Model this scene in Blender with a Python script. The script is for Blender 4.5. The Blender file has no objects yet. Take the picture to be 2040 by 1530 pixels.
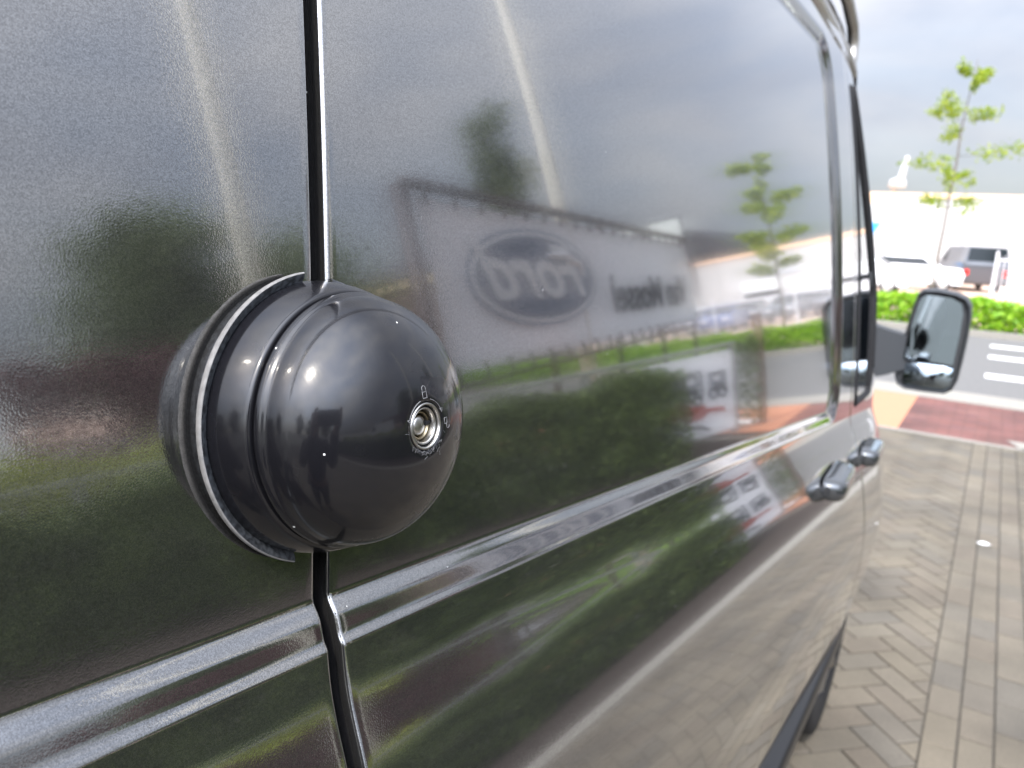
import bpy, math, random
import numpy as np
from mathutils import Vector, Matrix
random.seed(7); rng = np.random.default_rng(7)
S = bpy.context.scene; COL = S.collection

# ------------------------------------------------------------------ camera, sky, sun, exposure
cd = bpy.data.cameras.new('camera'); cam = bpy.data.objects.new('camera', cd); COL.objects.link(cam)
right = Vector((0.8424259, 0.5358075, 0.0568239)); up = Vector((-0.1532477, 0.1371588, 0.9786228)); fwd = Vector((-0.5165596, 0.8331253, -0.1976573))
mw = Matrix((right, up, -fwd)).transposed().to_4x4(); mw.translation = Vector((.26, 0, 1.6)); cam.matrix_world = mw
cd.sensor_width = 36; cd.lens = 36 * 1532 / 2040; cd.clip_start = .01; cd.clip_end = 3000
cd.dof.use_dof = True; cd.dof.focus_distance = .335; cd.dof.aperture_fstop = 12
S.camera = cam
SUN = Vector((.19, -.645, .74)).normalized()
w = bpy.data.worlds.new('World'); S.world = w; w.use_nodes = True
nt = w.node_tree; nt.nodes.clear()
def N(t, typ, **kw):
    n = t.nodes.new(typ)
    for k, v in kw.items(): setattr(n, k, v)
    return n
out = N(nt, 'ShaderNodeOutputWorld'); bg = N(nt, 'ShaderNodeBackground'); bg.inputs[1].default_value = .105
sky = N(nt, 'ShaderNodeTexSky'); sky.sky_type = 'NISHITA'; sky.sun_disc = False
sky.sun_elevation = math.asin(SUN.z); sky.sun_rotation = math.atan2(SUN.x, SUN.y)
sky.air_density = 1.0; sky.dust_density = 1.2; sky.ozone_density = 1.5
tc = N(nt, 'ShaderNodeTexCoord'); mp = N(nt, 'ShaderNodeMapping'); mp.inputs['Scale'].default_value = (1, 1, 2.6)
n1 = N(nt, 'ShaderNodeTexNoise'); n1.inputs['Scale'].default_value = 2.1; n1.inputs['Detail'].default_value = 7; n1.inputs['Roughness'].default_value = .52; n1.inputs['Distortion'].default_value = .4
r1 = N(nt, 'ShaderNodeValToRGB'); r1.color_ramp.elements[0].position = .38; r1.color_ramp.elements[1].position = .62
mx = N(nt, 'ShaderNodeMix', data_type='RGBA'); mx.inputs['B'].default_value = (7.6, 7.9, 8.8, 1)
n2 = N(nt, 'ShaderNodeTexNoise'); n2.inputs['Scale'].default_value = 3.4; n2.inputs['Detail'].default_value = 6
r2 = N(nt, 'ShaderNodeValToRGB'); r2.color_ramp.elements[0].position = .35; r2.color_ramp.elements[1].position = .66
r2.color_ramp.elements[0].color = (3.6, 3.85, 4.5, 1); r2.color_ramp.elements[1].color = (5.6, 5.6, 5.8, 1)
mp2 = N(nt, 'ShaderNodeMapping'); mp2.inputs['Scale'].default_value = (1, 1, 2.2); mp2.inputs['Location'].default_value = (3.1, 1.7, .4)
L = nt.links.new
L(tc.outputs['Generated'], mp.inputs[0]); L(mp.outputs[0], n1.inputs[0]); L(n1.outputs[0], r1.inputs[0])
L(tc.outputs['Generated'], mp2.inputs[0]); L(mp2.outputs[0], n2.inputs[0]); L(n2.outputs[0], r2.inputs[0])
L(sky.outputs[0], mx.inputs['A']); L(r2.outputs[0], mx.inputs['B'])
cf = N(nt, 'ShaderNodeMath', operation='MULTIPLY_ADD'); cf.inputs[1].default_value = .35; cf.inputs[2].default_value = .6
L(r1.outputs[0], cf.inputs[0]); L(cf.outputs[0], mx.inputs['Factor'])
sx = N(nt, 'ShaderNodeSeparateXYZ'); zr = N(nt, 'ShaderNodeMapRange'); zr.inputs['From Min'].default_value = 0; zr.inputs['From Max'].default_value = .6; zr.inputs['To Min'].default_value = .62; zr.inputs['To Max'].default_value = 2.15
mu = N(nt, 'ShaderNodeMix', data_type='RGBA', blend_type='MULTIPLY'); mu.inputs['Factor'].default_value = 1
L(tc.outputs['Generated'], sx.inputs[0]); L(sx.outputs['Z'], zr.inputs[0]); L(mx.outputs['Result'], mu.inputs['A']); L(zr.outputs[0], mu.inputs['B'])
vd = N(nt, 'ShaderNodeVectorMath', operation='DOT_PRODUCT'); vd.inputs[1].default_value = tuple(SUN); vn = N(nt, 'ShaderNodeVectorMath', operation='NORMALIZE')
dr = N(nt, 'ShaderNodeMapRange', interpolation_type='SMOOTHSTEP'); dr.inputs['From Min'].default_value = .25; dr.inputs['From Max'].default_value = 1; dr.inputs['To Min'].default_value = 1; dr.inputs['To Max'].default_value = 5.2
mv = N(nt, 'ShaderNodeMix', data_type='RGBA', blend_type='MULTIPLY'); mv.inputs['Factor'].default_value = 1
L(tc.outputs['Generated'], vn.inputs[0]); L(vn.outputs[0], vd.inputs[0]); L(vd.outputs['Value'], dr.inputs[0]); L(mu.outputs['Result'], mv.inputs['A']); L(dr.outputs[0], mv.inputs['B'])
L(mv.outputs['Result'], bg.inputs[0]); L(bg.outputs[0], out.inputs[0])
sl = bpy.data.lights.new('sun', 'SUN'); sl.energy = 2.5; sl.angle = math.radians(.53); sl.color = (1, .93, .82)
so = bpy.data.objects.new('sun', sl); COL.objects.link(so); so.rotation_euler = SUN.to_track_quat('Z', 'Y').to_euler()
S.view_settings.view_transform = 'Standard'; S.view_settings.look = 'None'; S.view_settings.exposure = .62; S.view_settings.gamma = 1
S.cycles.max_bounces = 8; S.cycles.glossy_bounces = 5; S.cycles.transparent_max_bounces = 6; S.cycles.use_denoising = True
S.cycles.sample_clamp_indirect = 12; S.cycles.caustics_reflective = False; S.cycles.caustics_refractive = False

# ------------------------------------------------------------------ helpers
def mat(name, col, rough=.6, metal=0, spec=.5, coat=0, coat_r=.03, noise=None, bump=None, emit=None, bump_dist=.002, sheen=0):
    m = bpy.data.materials.new(name); m.use_nodes = True; t = m.node_tree; b = t.nodes['Principled BSDF']
    b.inputs['Base Color'].default_value = (*col, 1); b.inputs['Roughness'].default_value = rough; b.inputs['Metallic'].default_value = metal
    b.inputs['Specular IOR Level'].default_value = spec; b.inputs['Coat Weight'].default_value = coat; b.inputs['Coat Roughness'].default_value = coat_r
    tcn = t.nodes.new('ShaderNodeTexCoord')
    if noise:
        sc, amt, col2 = noise
        n = t.nodes.new('ShaderNodeTexNoise'); n.inputs['Scale'].default_value = sc; n.inputs['Detail'].default_value = 6
        r = t.nodes.new('ShaderNodeValToRGB'); r.color_ramp.elements[0].position = .5 - amt; r.color_ramp.elements[1].position = .5 + amt
        r.color_ramp.elements[0].color = (*col, 1); r.color_ramp.elements[1].color = (*col2, 1)
        t.links.new(tcn.outputs['Object'], n.inputs[0]); t.links.new(n.outputs[0], r.inputs[0]); t.links.new(r.outputs[0], b.inputs['Base Color'])
    if bump:
        n = t.nodes.new('ShaderNodeTexNoise'); n.inputs['Scale'].default_value = bump[0]; n.inputs['Detail'].default_value = 4
        bp = t.nodes.new('ShaderNodeBump'); bp.inputs['Strength'].default_value = bump[1]; bp.inputs['Distance'].default_value = bump_dist
        t.links.new(tcn.outputs['Object'], n.inputs[0]); t.links.new(n.outputs[0], bp.inputs['Height']); t.links.new(bp.outputs[0], b.inputs['Normal'])
    return m
def mesh(name, V, F, m, parent=None, smooth=False, loc=None):
    me = bpy.data.meshes.new(name); me.from_pydata([tuple(map(float, v)) for v in V], [], [tuple(f) for f in F]); me.update()
    if smooth: me.polygons.foreach_set('use_smooth', [True] * len(me.polygons))
    if m is not None: me.materials.append(m)
    o = bpy.data.objects.new(name, me); COL.objects.link(o)
    if parent: o.parent = parent
    if loc: o.location = loc
    return o
class MB:
    def __init__(s): s.V = []; s.F = []
    def add(s, V, F):
        k = len(s.V); s.V += [tuple(v) for v in V]; s.F += [tuple(i + k for i in f) for f in F]; return s
    def box(s, x0, x1, y0, y1, z0, z1, b=0):
        if b <= 0:
            V = [(x, y, z) for z in (z0, z1) for y in (y0, y1) for x in (x0, x1)]
            return s.add(V, [(0, 2, 3, 1), (4, 5, 7, 6), (0, 1, 5, 4), (2, 6, 7, 3), (0, 4, 6, 2), (1, 3, 7, 5)])
        rings = []
        for z, i in ((z0, b), (z0 + b, 0), (z1 - b, 0), (z1, b)):
            X0, X1, Y0, Y1 = x0 + i, x1 - i, y0 + i, y1 - i
            rings.append([(X0 + b, Y0, z), (X1 - b, Y0, z), (X1, Y0 + b, z), (X1, Y1 - b, z), (X1 - b, Y1, z), (X0 + b, Y1, z), (X0, Y1 - b, z), (X0, Y0 + b, z)])
        return s.loft(rings)
    def loft(s, rings, cap=True, closed=True):
        V = [p for r in rings for p in r]; n = len(rings[0]); F = []
        for i in range(len(rings) - 1):
            for j in range(n if closed else n - 1):
                F.append((i * n + j, i * n + (j + 1) % n, (i + 1) * n + (j + 1) % n, (i + 1) * n + j))
        if cap: F.append(tuple(range(n))[::-1]); F.append(tuple((len(rings) - 1) * n + j for j in range(n)))
        return s.add(V, F)
    def tube(s, pts, r, n=10, cap=True):
        pts = [Vector(p) for p in pts]; rs = r if hasattr(r, '__len__') else [r] * len(pts); rings = []
        a = None
        for i, p in enumerate(pts):
            d = (pts[min(i + 1, len(pts) - 1)] - pts[max(i - 1, 0)]).normalized()
            if a is None: a = d.cross(Vector((0, 0, 1)) if abs(d.z) < .9 else Vector((1, 0, 0))).normalized()
            else: a = (a - d * a.dot(d)).normalized()
            b = d.cross(a)
            rings.append([p + (a * math.cos(k * 2 * math.pi / n) + b * math.sin(k * 2 * math.pi / n)) * rs[i] for k in range(n)])
        return s.loft(rings, cap)
    def lathe(s, prof, o, ax, n=96, a0=0, a1=2 * math.pi, cap_end=False):
        ax = Vector(ax).normalized(); u = Vector((-ax.z, 0, ax.x)).normalized(); v = ax.cross(u); o = Vector(o)
        full = abs(a1 - a0 - 2 * math.pi) < 1e-6; k = n if full else n + 1; rings = []
        for h, r in prof:
            rings.append([o + ax * h + (u * math.cos(a0 + (a1 - a0) * j / n) + v * math.sin(a0 + (a1 - a0) * j / n)) * r for j in range(k)])
        return s.loft(rings, False, full)
    def build(s, name, m, parent=None, smooth=False, loc=None): return mesh(name, s.V, s.F, m, parent, smooth, loc)
def tag(o, label, cat, group=None):
    o['label'] = label; o['category'] = cat
    if group: o['group'] = group
    return o
def thing(name, label, cat, loc=(0, 0, 0), rz=0, group=None):
    o = bpy.data.objects.new(name, None); COL.objects.link(o); o.location = loc; o.rotation_euler = (0, 0, rz); o.empty_display_size = .1
    return tag(o, label, cat, group)
def struct(o, kind='structure'): o['kind'] = kind; return o
def smooth_angle(o, a=40):
    me = o.data; me.polygons.foreach_set('use_smooth', [True] * len(me.polygons))
    if hasattr(me, 'set_sharp_from_angle'): me.set_sharp_from_angle(angle=math.radians(a))
    return o
def bigmesh(name, V, F, m, parent=None, smooth=False):
    V = np.asarray(V, np.float32); F = np.asarray(F, np.int32); k = F.shape[1]
    me = bpy.data.meshes.new(name); me.vertices.add(len(V)); me.vertices.foreach_set('co', V.ravel())
    me.loops.add(F.size); me.loops.foreach_set('vertex_index', F.ravel())
    me.polygons.add(len(F)); me.polygons.foreach_set('loop_start', np.arange(0, F.size, k, dtype=np.int32)); me.polygons.foreach_set('loop_total', np.full(len(F), k, np.int32))
    if smooth: me.polygons.foreach_set('use_smooth', np.ones(len(F), bool))
    me.update(calc_edges=True); me.validate()
    if m: me.materials.append(m)
    o = bpy.data.objects.new(name, me); COL.objects.link(o)
    if parent: o.parent = parent
    return o

# ------------------------------------------------------------------ materials
def paint_material():
    m = bpy.data.materials.new('graphite_metallic_paint'); m.use_nodes = True; t = m.node_tree; b = t.nodes['Principled BSDF']
    tcn = N(t, 'ShaderNodeTexCoord')
    b.inputs['Metallic'].default_value = .95; b.inputs['Roughness'].default_value = .065
    b.inputs['Coat Weight'].default_value = 1; b.inputs['Coat Roughness'].default_value = .012; b.inputs['Coat IOR'].default_value = 1.58
    # flake grain: cell noise in colour and in the base normal
    v = N(t, 'ShaderNodeTexVoronoi'); v.inputs['Scale'].default_value = 2300
    fr = N(t, 'ShaderNodeValToRGB'); fr.color_ramp.elements[0].color = (.175, .173, .171, 1); fr.color_ramp.elements[1].color = (.32, .317, .313, 1)
    sp = N(t, 'ShaderNodeSeparateColor'); L = t.links.new
    L(tcn.outputs['Object'], v.inputs['Vector']); L(v.outputs['Color'], sp.inputs[0]); L(sp.outputs[0], fr.inputs[0])
    # dust specks
    d = N(t, 'ShaderNodeTexVoronoi'); d.inputs['Scale'].default_value = 62
    dm = N(t, 'ShaderNodeMath', operation='LESS_THAN'); dm.inputs[1].default_value = .03
    dc = N(t, 'ShaderNodeSeparateColor'); dk = N(t, 'ShaderNodeMath', operation='GREATER_THAN'); dk.inputs[1].default_value = .84
    da = N(t, 'ShaderNodeMath', operation='MULTIPLY')
    L(tcn.outputs['Object'], d.inputs['Vector']); L(d.outputs['Distance'], dm.inputs[0]); L(d.outputs['Color'], dc.inputs[0]); L(dc.outputs[1], dk.inputs[0])
    L(dm.outputs[0], da.inputs[0]); L(dk.outputs[0], da.inputs[1])
    mixc = N(t, 'ShaderNodeMix', data_type='RGBA'); mixc.inputs['B'].default_value = (.62, .62, .6, 1)
    L(fr.outputs[0], mixc.inputs['A']); L(da.outputs[0], mixc.inputs['Factor']); L(mixc.outputs['Result'], b.inputs['Base Color'])
    mm = N(t, 'ShaderNodeMath', operation='MULTIPLY_ADD'); mm.inputs[1].default_value = -.95; mm.inputs[2].default_value = .95; L(da.outputs[0], mm.inputs[0]); L(mm.outputs[0], b.inputs['Metallic'])
    mr = N(t, 'ShaderNodeMath', operation='MULTIPLY_ADD'); mr.inputs[1].default_value = .5; mr.inputs[2].default_value = .065; L(da.outputs[0], mr.inputs[0]); L(mr.outputs[0], b.inputs['Roughness'])
    n = N(t, 'ShaderNodeTexNoise'); n.inputs['Scale'].default_value = 1300; n.inputs['Detail'].default_value = 1
    bp = N(t, 'ShaderNodeBump'); bp.inputs['Strength'].default_value = .035; bp.inputs['Distance'].default_value = .0006
    L(tcn.outputs['Object'], n.inputs[0]); L(n.outputs[0], bp.inputs['Height']); L(bp.outputs[0], b.inputs['Normal'])
    # orange peel in the clear coat
    n2 = N(t, 'ShaderNodeTexNoise'); n2.inputs['Scale'].default_value = 620; n2.inputs['Detail'].default_value = 2
    bp2 = N(t, 'ShaderNodeBump'); bp2.inputs['Strength'].default_value = .0035; bp2.inputs['Distance'].default_value = .001
    L(tcn.outputs['Object'], n2.inputs[0]); L(n2.outputs[0], bp2.inputs['Height']); L(bp2.outputs[0], b.inputs['Coat Normal'])
    # wiped dust film: patches of slightly duller lacquer, streaked vertically
    mps = N(t, 'ShaderNodeMapping'); mps.inputs['Scale'].default_value = (1, 14, 3.5); n3 = N(t, 'ShaderNodeTexNoise'); n3.inputs['Scale'].default_value = 1.6; n3.inputs['Detail'].default_value = 8; n3.inputs['Roughness'].default_value = .65
    r3 = N(t, 'ShaderNodeMapRange'); r3.inputs['From Min'].default_value = .42; r3.inputs['From Max'].default_value = .75; r3.inputs['To Min'].default_value = .005; r3.inputs['To Max'].default_value = .05
    L(tcn.outputs['Object'], mps.inputs[0]); L(mps.outputs[0], n3.inputs[0]); L(n3.outputs[0], r3.inputs[0]); L(r3.outputs[0], b.inputs['Coat Roughness'])
    return m
PAINT = paint_material()
def dome_material():
    m = mat('glossy_black_plastic', (.006, .006, .007), rough=.22, spec=.2, coat=.55, coat_r=.085); t = m.node_tree; b = t.nodes['Principled BSDF']
    tcn = N(t, 'ShaderNodeTexCoord'); L = t.links.new
    # fine scratches
    mpn = N(t, 'ShaderNodeMapping'); mpn.inputs['Scale'].default_value = (260, 900, 60); mpn.inputs['Rotation'].default_value = (.5, .2, .3)
    n = N(t, 'ShaderNodeTexNoise'); n.inputs['Scale'].default_value = 1; n.inputs['Detail'].default_value = 3
    bp = N(t, 'ShaderNodeBump'); bp.inputs['Strength'].default_value = .07; bp.inputs['Distance'].default_value = .0006
    L(tcn.outputs['Object'], mpn.inputs[0]); L(mpn.outputs[0], n.inputs[0]); L(n.outputs[0], bp.inputs['Height']); L(bp.outputs[0], b.inputs['Normal'])
    d = N(t, 'ShaderNodeTexVoronoi'); d.inputs['Scale'].default_value = 95
    dm = N(t, 'ShaderNodeMath', operation='LESS_THAN'); dm.inputs[1].default_value = .045
    dc = N(t, 'ShaderNodeSeparateColor'); dk = N(t, 'ShaderNodeMath', operation='GREATER_THAN'); dk.inputs[1].default_value = .6
    da = N(t, 'ShaderNodeMath', operation='MULTIPLY')
    L(tcn.outputs['Object'], d.inputs['Vector']); L(d.outputs['Distance'], dm.inputs[0]); L(d.outputs['Color'], dc.inputs[0]); L(dc.outputs[1], dk.inputs[0]); L(dm.outputs[0], da.inputs[0]); L(dk.outputs[0], da.inputs[1])
    mixc = N(t, 'ShaderNodeMix', data_type='RGBA'); mixc.inputs['A'].default_value = (.006, .006, .0075, 1); mixc.inputs['B'].default_value = (.6, .6, .58, 1)
    L(da.outputs[0], mixc.inputs['Factor']); L(mixc.outputs['Result'], b.inputs['Base Color'])
    n3 = N(t, 'ShaderNodeTexNoise'); n3.inputs['Scale'].default_value = 55; n3.inputs['Detail'].default_value = 5
    r3 = N(t, 'ShaderNodeMapRange'); r3.inputs['From Min'].default_value = .35; r3.inputs['From Max'].default_value = .7; r3.inputs['To Min'].default_value = .18; r3.inputs['To Max'].default_value = .3
    L(tcn.outputs['Object'], n3.inputs[0]); L(n3.outputs[0], r3.inputs[0]); L(r3.outputs[0], b.inputs['Roughness'])
    return m
BLACKGLOSS = dome_material()
RUBBER = mat('black_rubber', (.008, .008, .009), rough=.7, spec=.3)
PLASTIC = mat('dark_grey_textured_plastic', (.03, .033, .037), rough=.5, bump=(900, .3), bump_dist=.0005)
FLANGE = mat('weathered_dark_plastic', (.012, .013, .015), rough=.6, spec=.25, noise=(420, .12, (.05, .055, .062)), bump=(900, .5), bump_dist=.0004)
RIMGREY = mat('worn_pale_edge', (.13, .128, .125), rough=.8, spec=.15, noise=(300, .2, (.2, .195, .19)))
GLASSM = mat('dark_window_glass', (.006, .008, .01), rough=.02, spec=.8, coat=1, coat_r=.01)
MIRROR = mat('mirror_glass', (.28, .33, .37), rough=.02, metal=1)
CHROME = mat('worn_steel', (.42, .41, .39), rough=.3, metal=1, bump=(500, .25), bump_dist=.0004)
BRASS = mat('dull_brass', (.26, .22, .15), rough=.3, metal=1)
ALU = mat('anodised_rack_tube', (.42, .4, .37), rough=.32, metal=.8)
ENGRAVE = mat('pale_printed_mark', (.16, .16, .165), rough=.6)

# ------------------------------------------------------------------ the van's side as a surface
Z0, LA, LB = 1.5, .125, .23
def zc(y): return 1.4455 - .091 * y - .004 * y * y
def base_x(z):
    z = np.asarray(z, float); zl = np.maximum(z, 1.1)
    x = -(LA * (zl - Z0) + LB * (zl - Z0) ** 2 / 2)
    x = x + (LA + LB * (1.1 - Z0)) * (1.1 - np.minimum(z, 1.1)) * 1.0
    return x
_s = np.linspace(0, 1.4, 2801)
_F = np.interp(_s, [0, .012, .025, .04, .055, .075, .12, .165, .25, .34, .48, 1.0, 1.2, 1.4], [.12, .17, .29, .38, .335, .27, .215, .17, .04, -.13, -.27, -.27, -.5, -1])
_Fi = np.concatenate([[0], np.cumsum((_F[1:] + _F[:-1]) / 2) * (_s[1] - _s[0])])
W = .023
_t = np.linspace(0, 1, 401)
_G = np.interp(_t, [0, .14, .2, .34, .42, .5, .72, .8, .86, .94, 1.], [0, .6, .74, .66, .36, .27, .27, .45, .7, .62, .1])
_Gi = np.concatenate([[0], np.cumsum((_G[1:] + _G[:-1]) / 2) * (_t[1] - _t[0])]) * W
_G2 = np.interp(_t, [0, .14, .2, .34, .42, .5, .72, .8, .86, .94, 1.], [0, .52, .62, .56, .44, .40, .40, .44, .6, .54, .1])
_Gi2 = np.concatenate([[0], np.cumsum((_G2[1:] + _G2[:-1]) / 2) * (_t[1] - _t[0])]) * W
def step(d, y):
    u = np.clip(-d / W, 0, 1); k = np.clip((y - .2) / .25, 0, 1); return np.interp(u, _t, _Gi) * (1 - k) + np.interp(u, _t, _Gi2) * k
def side_x(y, z):
    y = np.asarray(y, float); z = np.asarray(z, float)
    d1 = z - zc(y); d2 = 1.555 - y; d3 = 1.95 - z; r = .055
    def rmin(a, b):
        q = np.hypot(np.maximum(r - a, 0), np.maximum(r - b, 0))
        return np.where((a < r) & (b < r), r - q, np.minimum(a, b))
    d = rmin(rmin(d1, d2), d3 + 0)
    x = base_x(z) + step(d, y)
    s = np.maximum(0, -(d1 + W))
    x = x + np.interp(s, _s, _Fi) * np.where(s > 0, 1, 0)
    ys = 1.95 - .5 * np.maximum(0, z - 1.5)
    x = x - .26 * np.maximum(0, y - ys) ** 2
    x = x - 2.2 * np.maximum(0, z - 2.02) ** 2
    return x
def seam_y(z): return .2396 + .1 * (z - 1.4238)
GAP = .0086
R_HEM = .0024
def edge_cols(side):           # (distance from edge, depth) from the flange outward
    c = [(0, .024), (0, .012), (0, R_HEM)]
    for k in range(1, 7):
        a = k * math.pi / 12; c.append((R_HEM * (1 - math.cos(a)), R_HEM * (1 - math.sin(a))))
    return c
offs = np.concatenate([np.arange(.86, .70, -.016), np.arange(.70, .46, -.004), np.arange(.46, .03, -.012), np.arange(.03, .004, -.003), np.arange(.004, -.03, -.0008),
                       np.arange(-.03, -.12, -.003), np.arange(-.12, -1.07, -.015)])
def panel(name, ya, yb, mid, parent, m=PAINT, left_edge=True, right_edge=True, cut=None):
    """ya/yb: functions z->y of the panel's two edges; mid: interior y spacing list function"""
    cols = []
    if left_edge: cols += [('L', e, d) for e, d in edge_cols(0)]
    cols += [('M', u, 0) for u in mid]
    if right_edge: cols += [('R', e, d) for e, d in edge_cols(1)[::-1]]
    nc = len(cols); nr = len(offs); Y = np.zeros((nr, nc)); D = np.zeros((nr, nc)); Z = np.zeros((nr, nc))
    for i, o in enumerate(offs):
        za = zc(ya(1.4)) + o; zb = zc(yb(1.4)) + o; y0, y1 = ya(za), yb(zb)
        for j, (k, e, d) in enumerate(cols):
            if k == 'L': Y[i, j] = y0 + e
            elif k == 'R': Y[i, j] = y1 - e
            else: Y[i, j] = y0 + R_HEM + (y1 - y0 - 2 * R_HEM) * e
            D[i, j] = d
    Z = zc(Y) + offs[:, None]
    X = side_x(Y, Z) - D
    V = np.stack([X, Y, Z], 2).reshape(-1, 3)
    i, j = np.meshgrid(np.arange(nr - 1), np.arange(nc - 1), indexing='ij'); a = (i * nc + j).ravel()
    F = np.stack([a, a + nc, a + nc + 1, a + 1], 1)
    if cut is not None:
        cy = Y[:-1, :-1].ravel(); cz = Z[:-1, :-1].ravel(); inside = cut(cy, cz)
        return V, F, inside
    return bigmesh(name, V, F, m, parent, smooth=True)

van = thing('parked_van', 'dark graphite metallic panel van parked on brick paving, side filling the picture', 'van')
FR = np.linspace
rear = panel('rear_side_panel', lambda z: -1.1, seam_y, np.concatenate([FR(.02, .8, 45), FR(.81, .997, 40)]), van, left_edge=False)
sd0 = lambda z: seam_y(z) + GAP
sd1 = lambda z: 1.716
fr_of = lambda y: (y - .252) / (1.716 - .252)
slid = panel('sliding_door', sd0, sd1, np.concatenate([FR(.003, .1, 22), FR(.11, fr_of(1.48), 60), FR(fr_of(1.484), fr_of(1.60), 60), FR(fr_of(1.61), .996, 8)]), van)
# window opening of the front door, in (y, z)
def win_d(y, z):
    d = np.minimum.reduce([y - 1.775, z - (1.27 - .02 * (y - 1.8)), 1.93 - z - .0 * y, (2.0 - y) * .93 - .37 * np.maximum(z - 1.5, 0) * 1.25])
    return d
def keep(y, z): return (y < 2.03 - .42 * np.maximum(0, z - 1.5)) | (z < 1.315 - .13 * np.maximum(0, y - 2.03))
V, F, ins = panel('front_door', lambda z: 1.7215, lambda z: 2.62, FR(.005, .995, 180), None, cut=lambda y, z: win_d(y, z) > 0)
kp = keep(V[F[:, 0], 1], V[F[:, 0], 2])
kp2 = np.hypot(V[F[:, 0], 1] - 2.64, V[F[:, 0], 2] - .36) > .40
fdoor = bigmesh('front_door', V, F[~ins & kp & kp2], PAINT, van, smooth=True); F = F[ins & kp]; ins = np.ones(len(F), bool)
V2 = V.copy(); V2[:, 0] -= .004
wing_ = bigmesh('window_glass', V2, F[ins], GLASSM, fdoor, smooth=True)
def fine_loop(name, pts, r, m, parent, off=0, closed=True):
    P = []
    for k in range(len(pts)):
        a = pts[k]; b = pts[(k + 1) % len(pts)]
        if not closed and k == len(pts) - 1: break
        for q in range(14):
            y = a[0] + (b[0] - a[0]) * q / 14; z = a[1] + (b[1] - a[1]) * q / 14; P.append((float(side_x(y, z)) + off, y, z))
    P.append(P[0] if closed else (float(side_x(*pts[-1])) + off, *pts[-1]))
    mb = MB(); mb.tube(P, r, 8); return mb.build(name, m, parent, smooth=True)
fine_loop('window_seal', [(1.775, 1.27), (1.99, 1.265), (2.0, 1.5), (1.86, 1.80), (1.79, 1.925), (1.775, 1.925)], .0075, RUBBER, fdoor, -.004)
V, F, ins = panel('front_wing', lambda z: 2.626, lambda z: 3.6, FR(.005, 1, 60), van, right_edge=False, cut=lambda y, z: y > 0)
yy = V[F[:, 0], 1]; zz = V[F[:, 0], 2]; arch = np.hypot(yy - 2.64, zz - .36) < .40
bigmesh('front_wing', V, F[keep(yy, zz) & ~arch], PAINT, van, smooth=True)
# dark seal deep inside the door gap, and behind the front gaps
def gap_strip(name, f, wd, depth):
    mb = MB(); zs = np.linspace(.36, 2.25, 160); rg = []
    V = []; 
    for z in zs:
        y = f(z); x = float(side_x(y, z)) - depth; V += [(x, y - wd, z), (x, y + wd, z)]
    F = [(2 * i, 2 * i + 1, 2 * i + 3, 2 * i + 2) for i in range(len(zs) - 1)]
    return mesh(name, V, F, RUBBER, van, smooth=True)
gap_strip('door_seal', lambda z: float(seam_y(z)) + GAP / 2, .02, .021)
mb = MB(); mb.tube([(float(side_x(seam_y(z) + .0035, z)) - .0165, seam_y(z) + .0035, z) for z in np.linspace(.4, 2.2, 120)], .0038, 10); mb.build('seal_bead', mat('grey_rubber_bead', (.007, .007, .009), rough=.75, spec=.15), van, smooth=True)
gap_strip('door_seal', lambda z: 1.719, .02, .02)
# roof, far side, rear and nose closing the body
mb = MB(); rings = []
for y in np.linspace(-1.1, 3.75, 60):
    zt = float(zc(y)) + .86; x0 = float(side_x(y, zt)); drop = 0
    if y > 2.1: drop = 0
    zt2 = zt + .10; hw = 1.9
    rings.append([(x0, y, zt), (x0 - .05, y, zt + .045), (x0 - .2, y, zt + .09), (x0 - .6, y, zt + .13), (-1.3 - .1 + 0 * x0, y, zt + .13), (-1.75 + .0, y, zt + .09), (-1.9, y, zt + .03), (-1.97, y, 1.3), (-1.97, y, .5), (-1.9, y, .36), (-.05, y, .36)])
mb.loft([r for r in rings if r[0][1] < 2.05], True, False)
roof = smooth_angle(mb.build('roof_shell', PAINT, van), 50)

# windscreen, bonnet, nose
mb = MB(); rg = []
for z in np.linspace(1.30, 2.12, 14):
    ye = 2.03 - .42 * max(0, z - 1.5); xe = float(side_x(ye, z)); zz_ = z
    rg.append([(xe - .0, ye - .003, z)] + [(xe - t, ye - .003 + (.38 - .25 * (z - 1.3)) * math.sin(math.pi * min(1, t / 1.9)) ** .6, z) for t in np.linspace(.03, 1.87, 18)] + [(-1.9, ye, z)])
mb.loft(rg, False, False); mb.build('windscreen', GLASSM, van, smooth=True)
fine_loop('pillar_seal', [(2.025, 1.32), (2.03, 1.5), (1.85, 1.94)], .006, RUBBER, van, -.002, closed=False)
mb = MB(); rg = []
for y in np.linspace(2.01, 3.6, 20):
    z = 1.315 - .13 * max(0, y - 2.03); xe = float(side_x(y, z)); c = -.95
    rg.append([(xe + (2 * (c - xe)) * t, y, z + .10 * math.sin(math.pi * t) ** .5) for t in np.linspace(0, 1, 15)])
mb.loft(rg, False, False); mb.build('bonnet', PAINT, van, smooth=True)
mb = MB(); mb.box(-1.5, -.45, 3.35, 3.68, .3, 1.1, .06); mb.build('front_bumper', PLASTIC, van)
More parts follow.
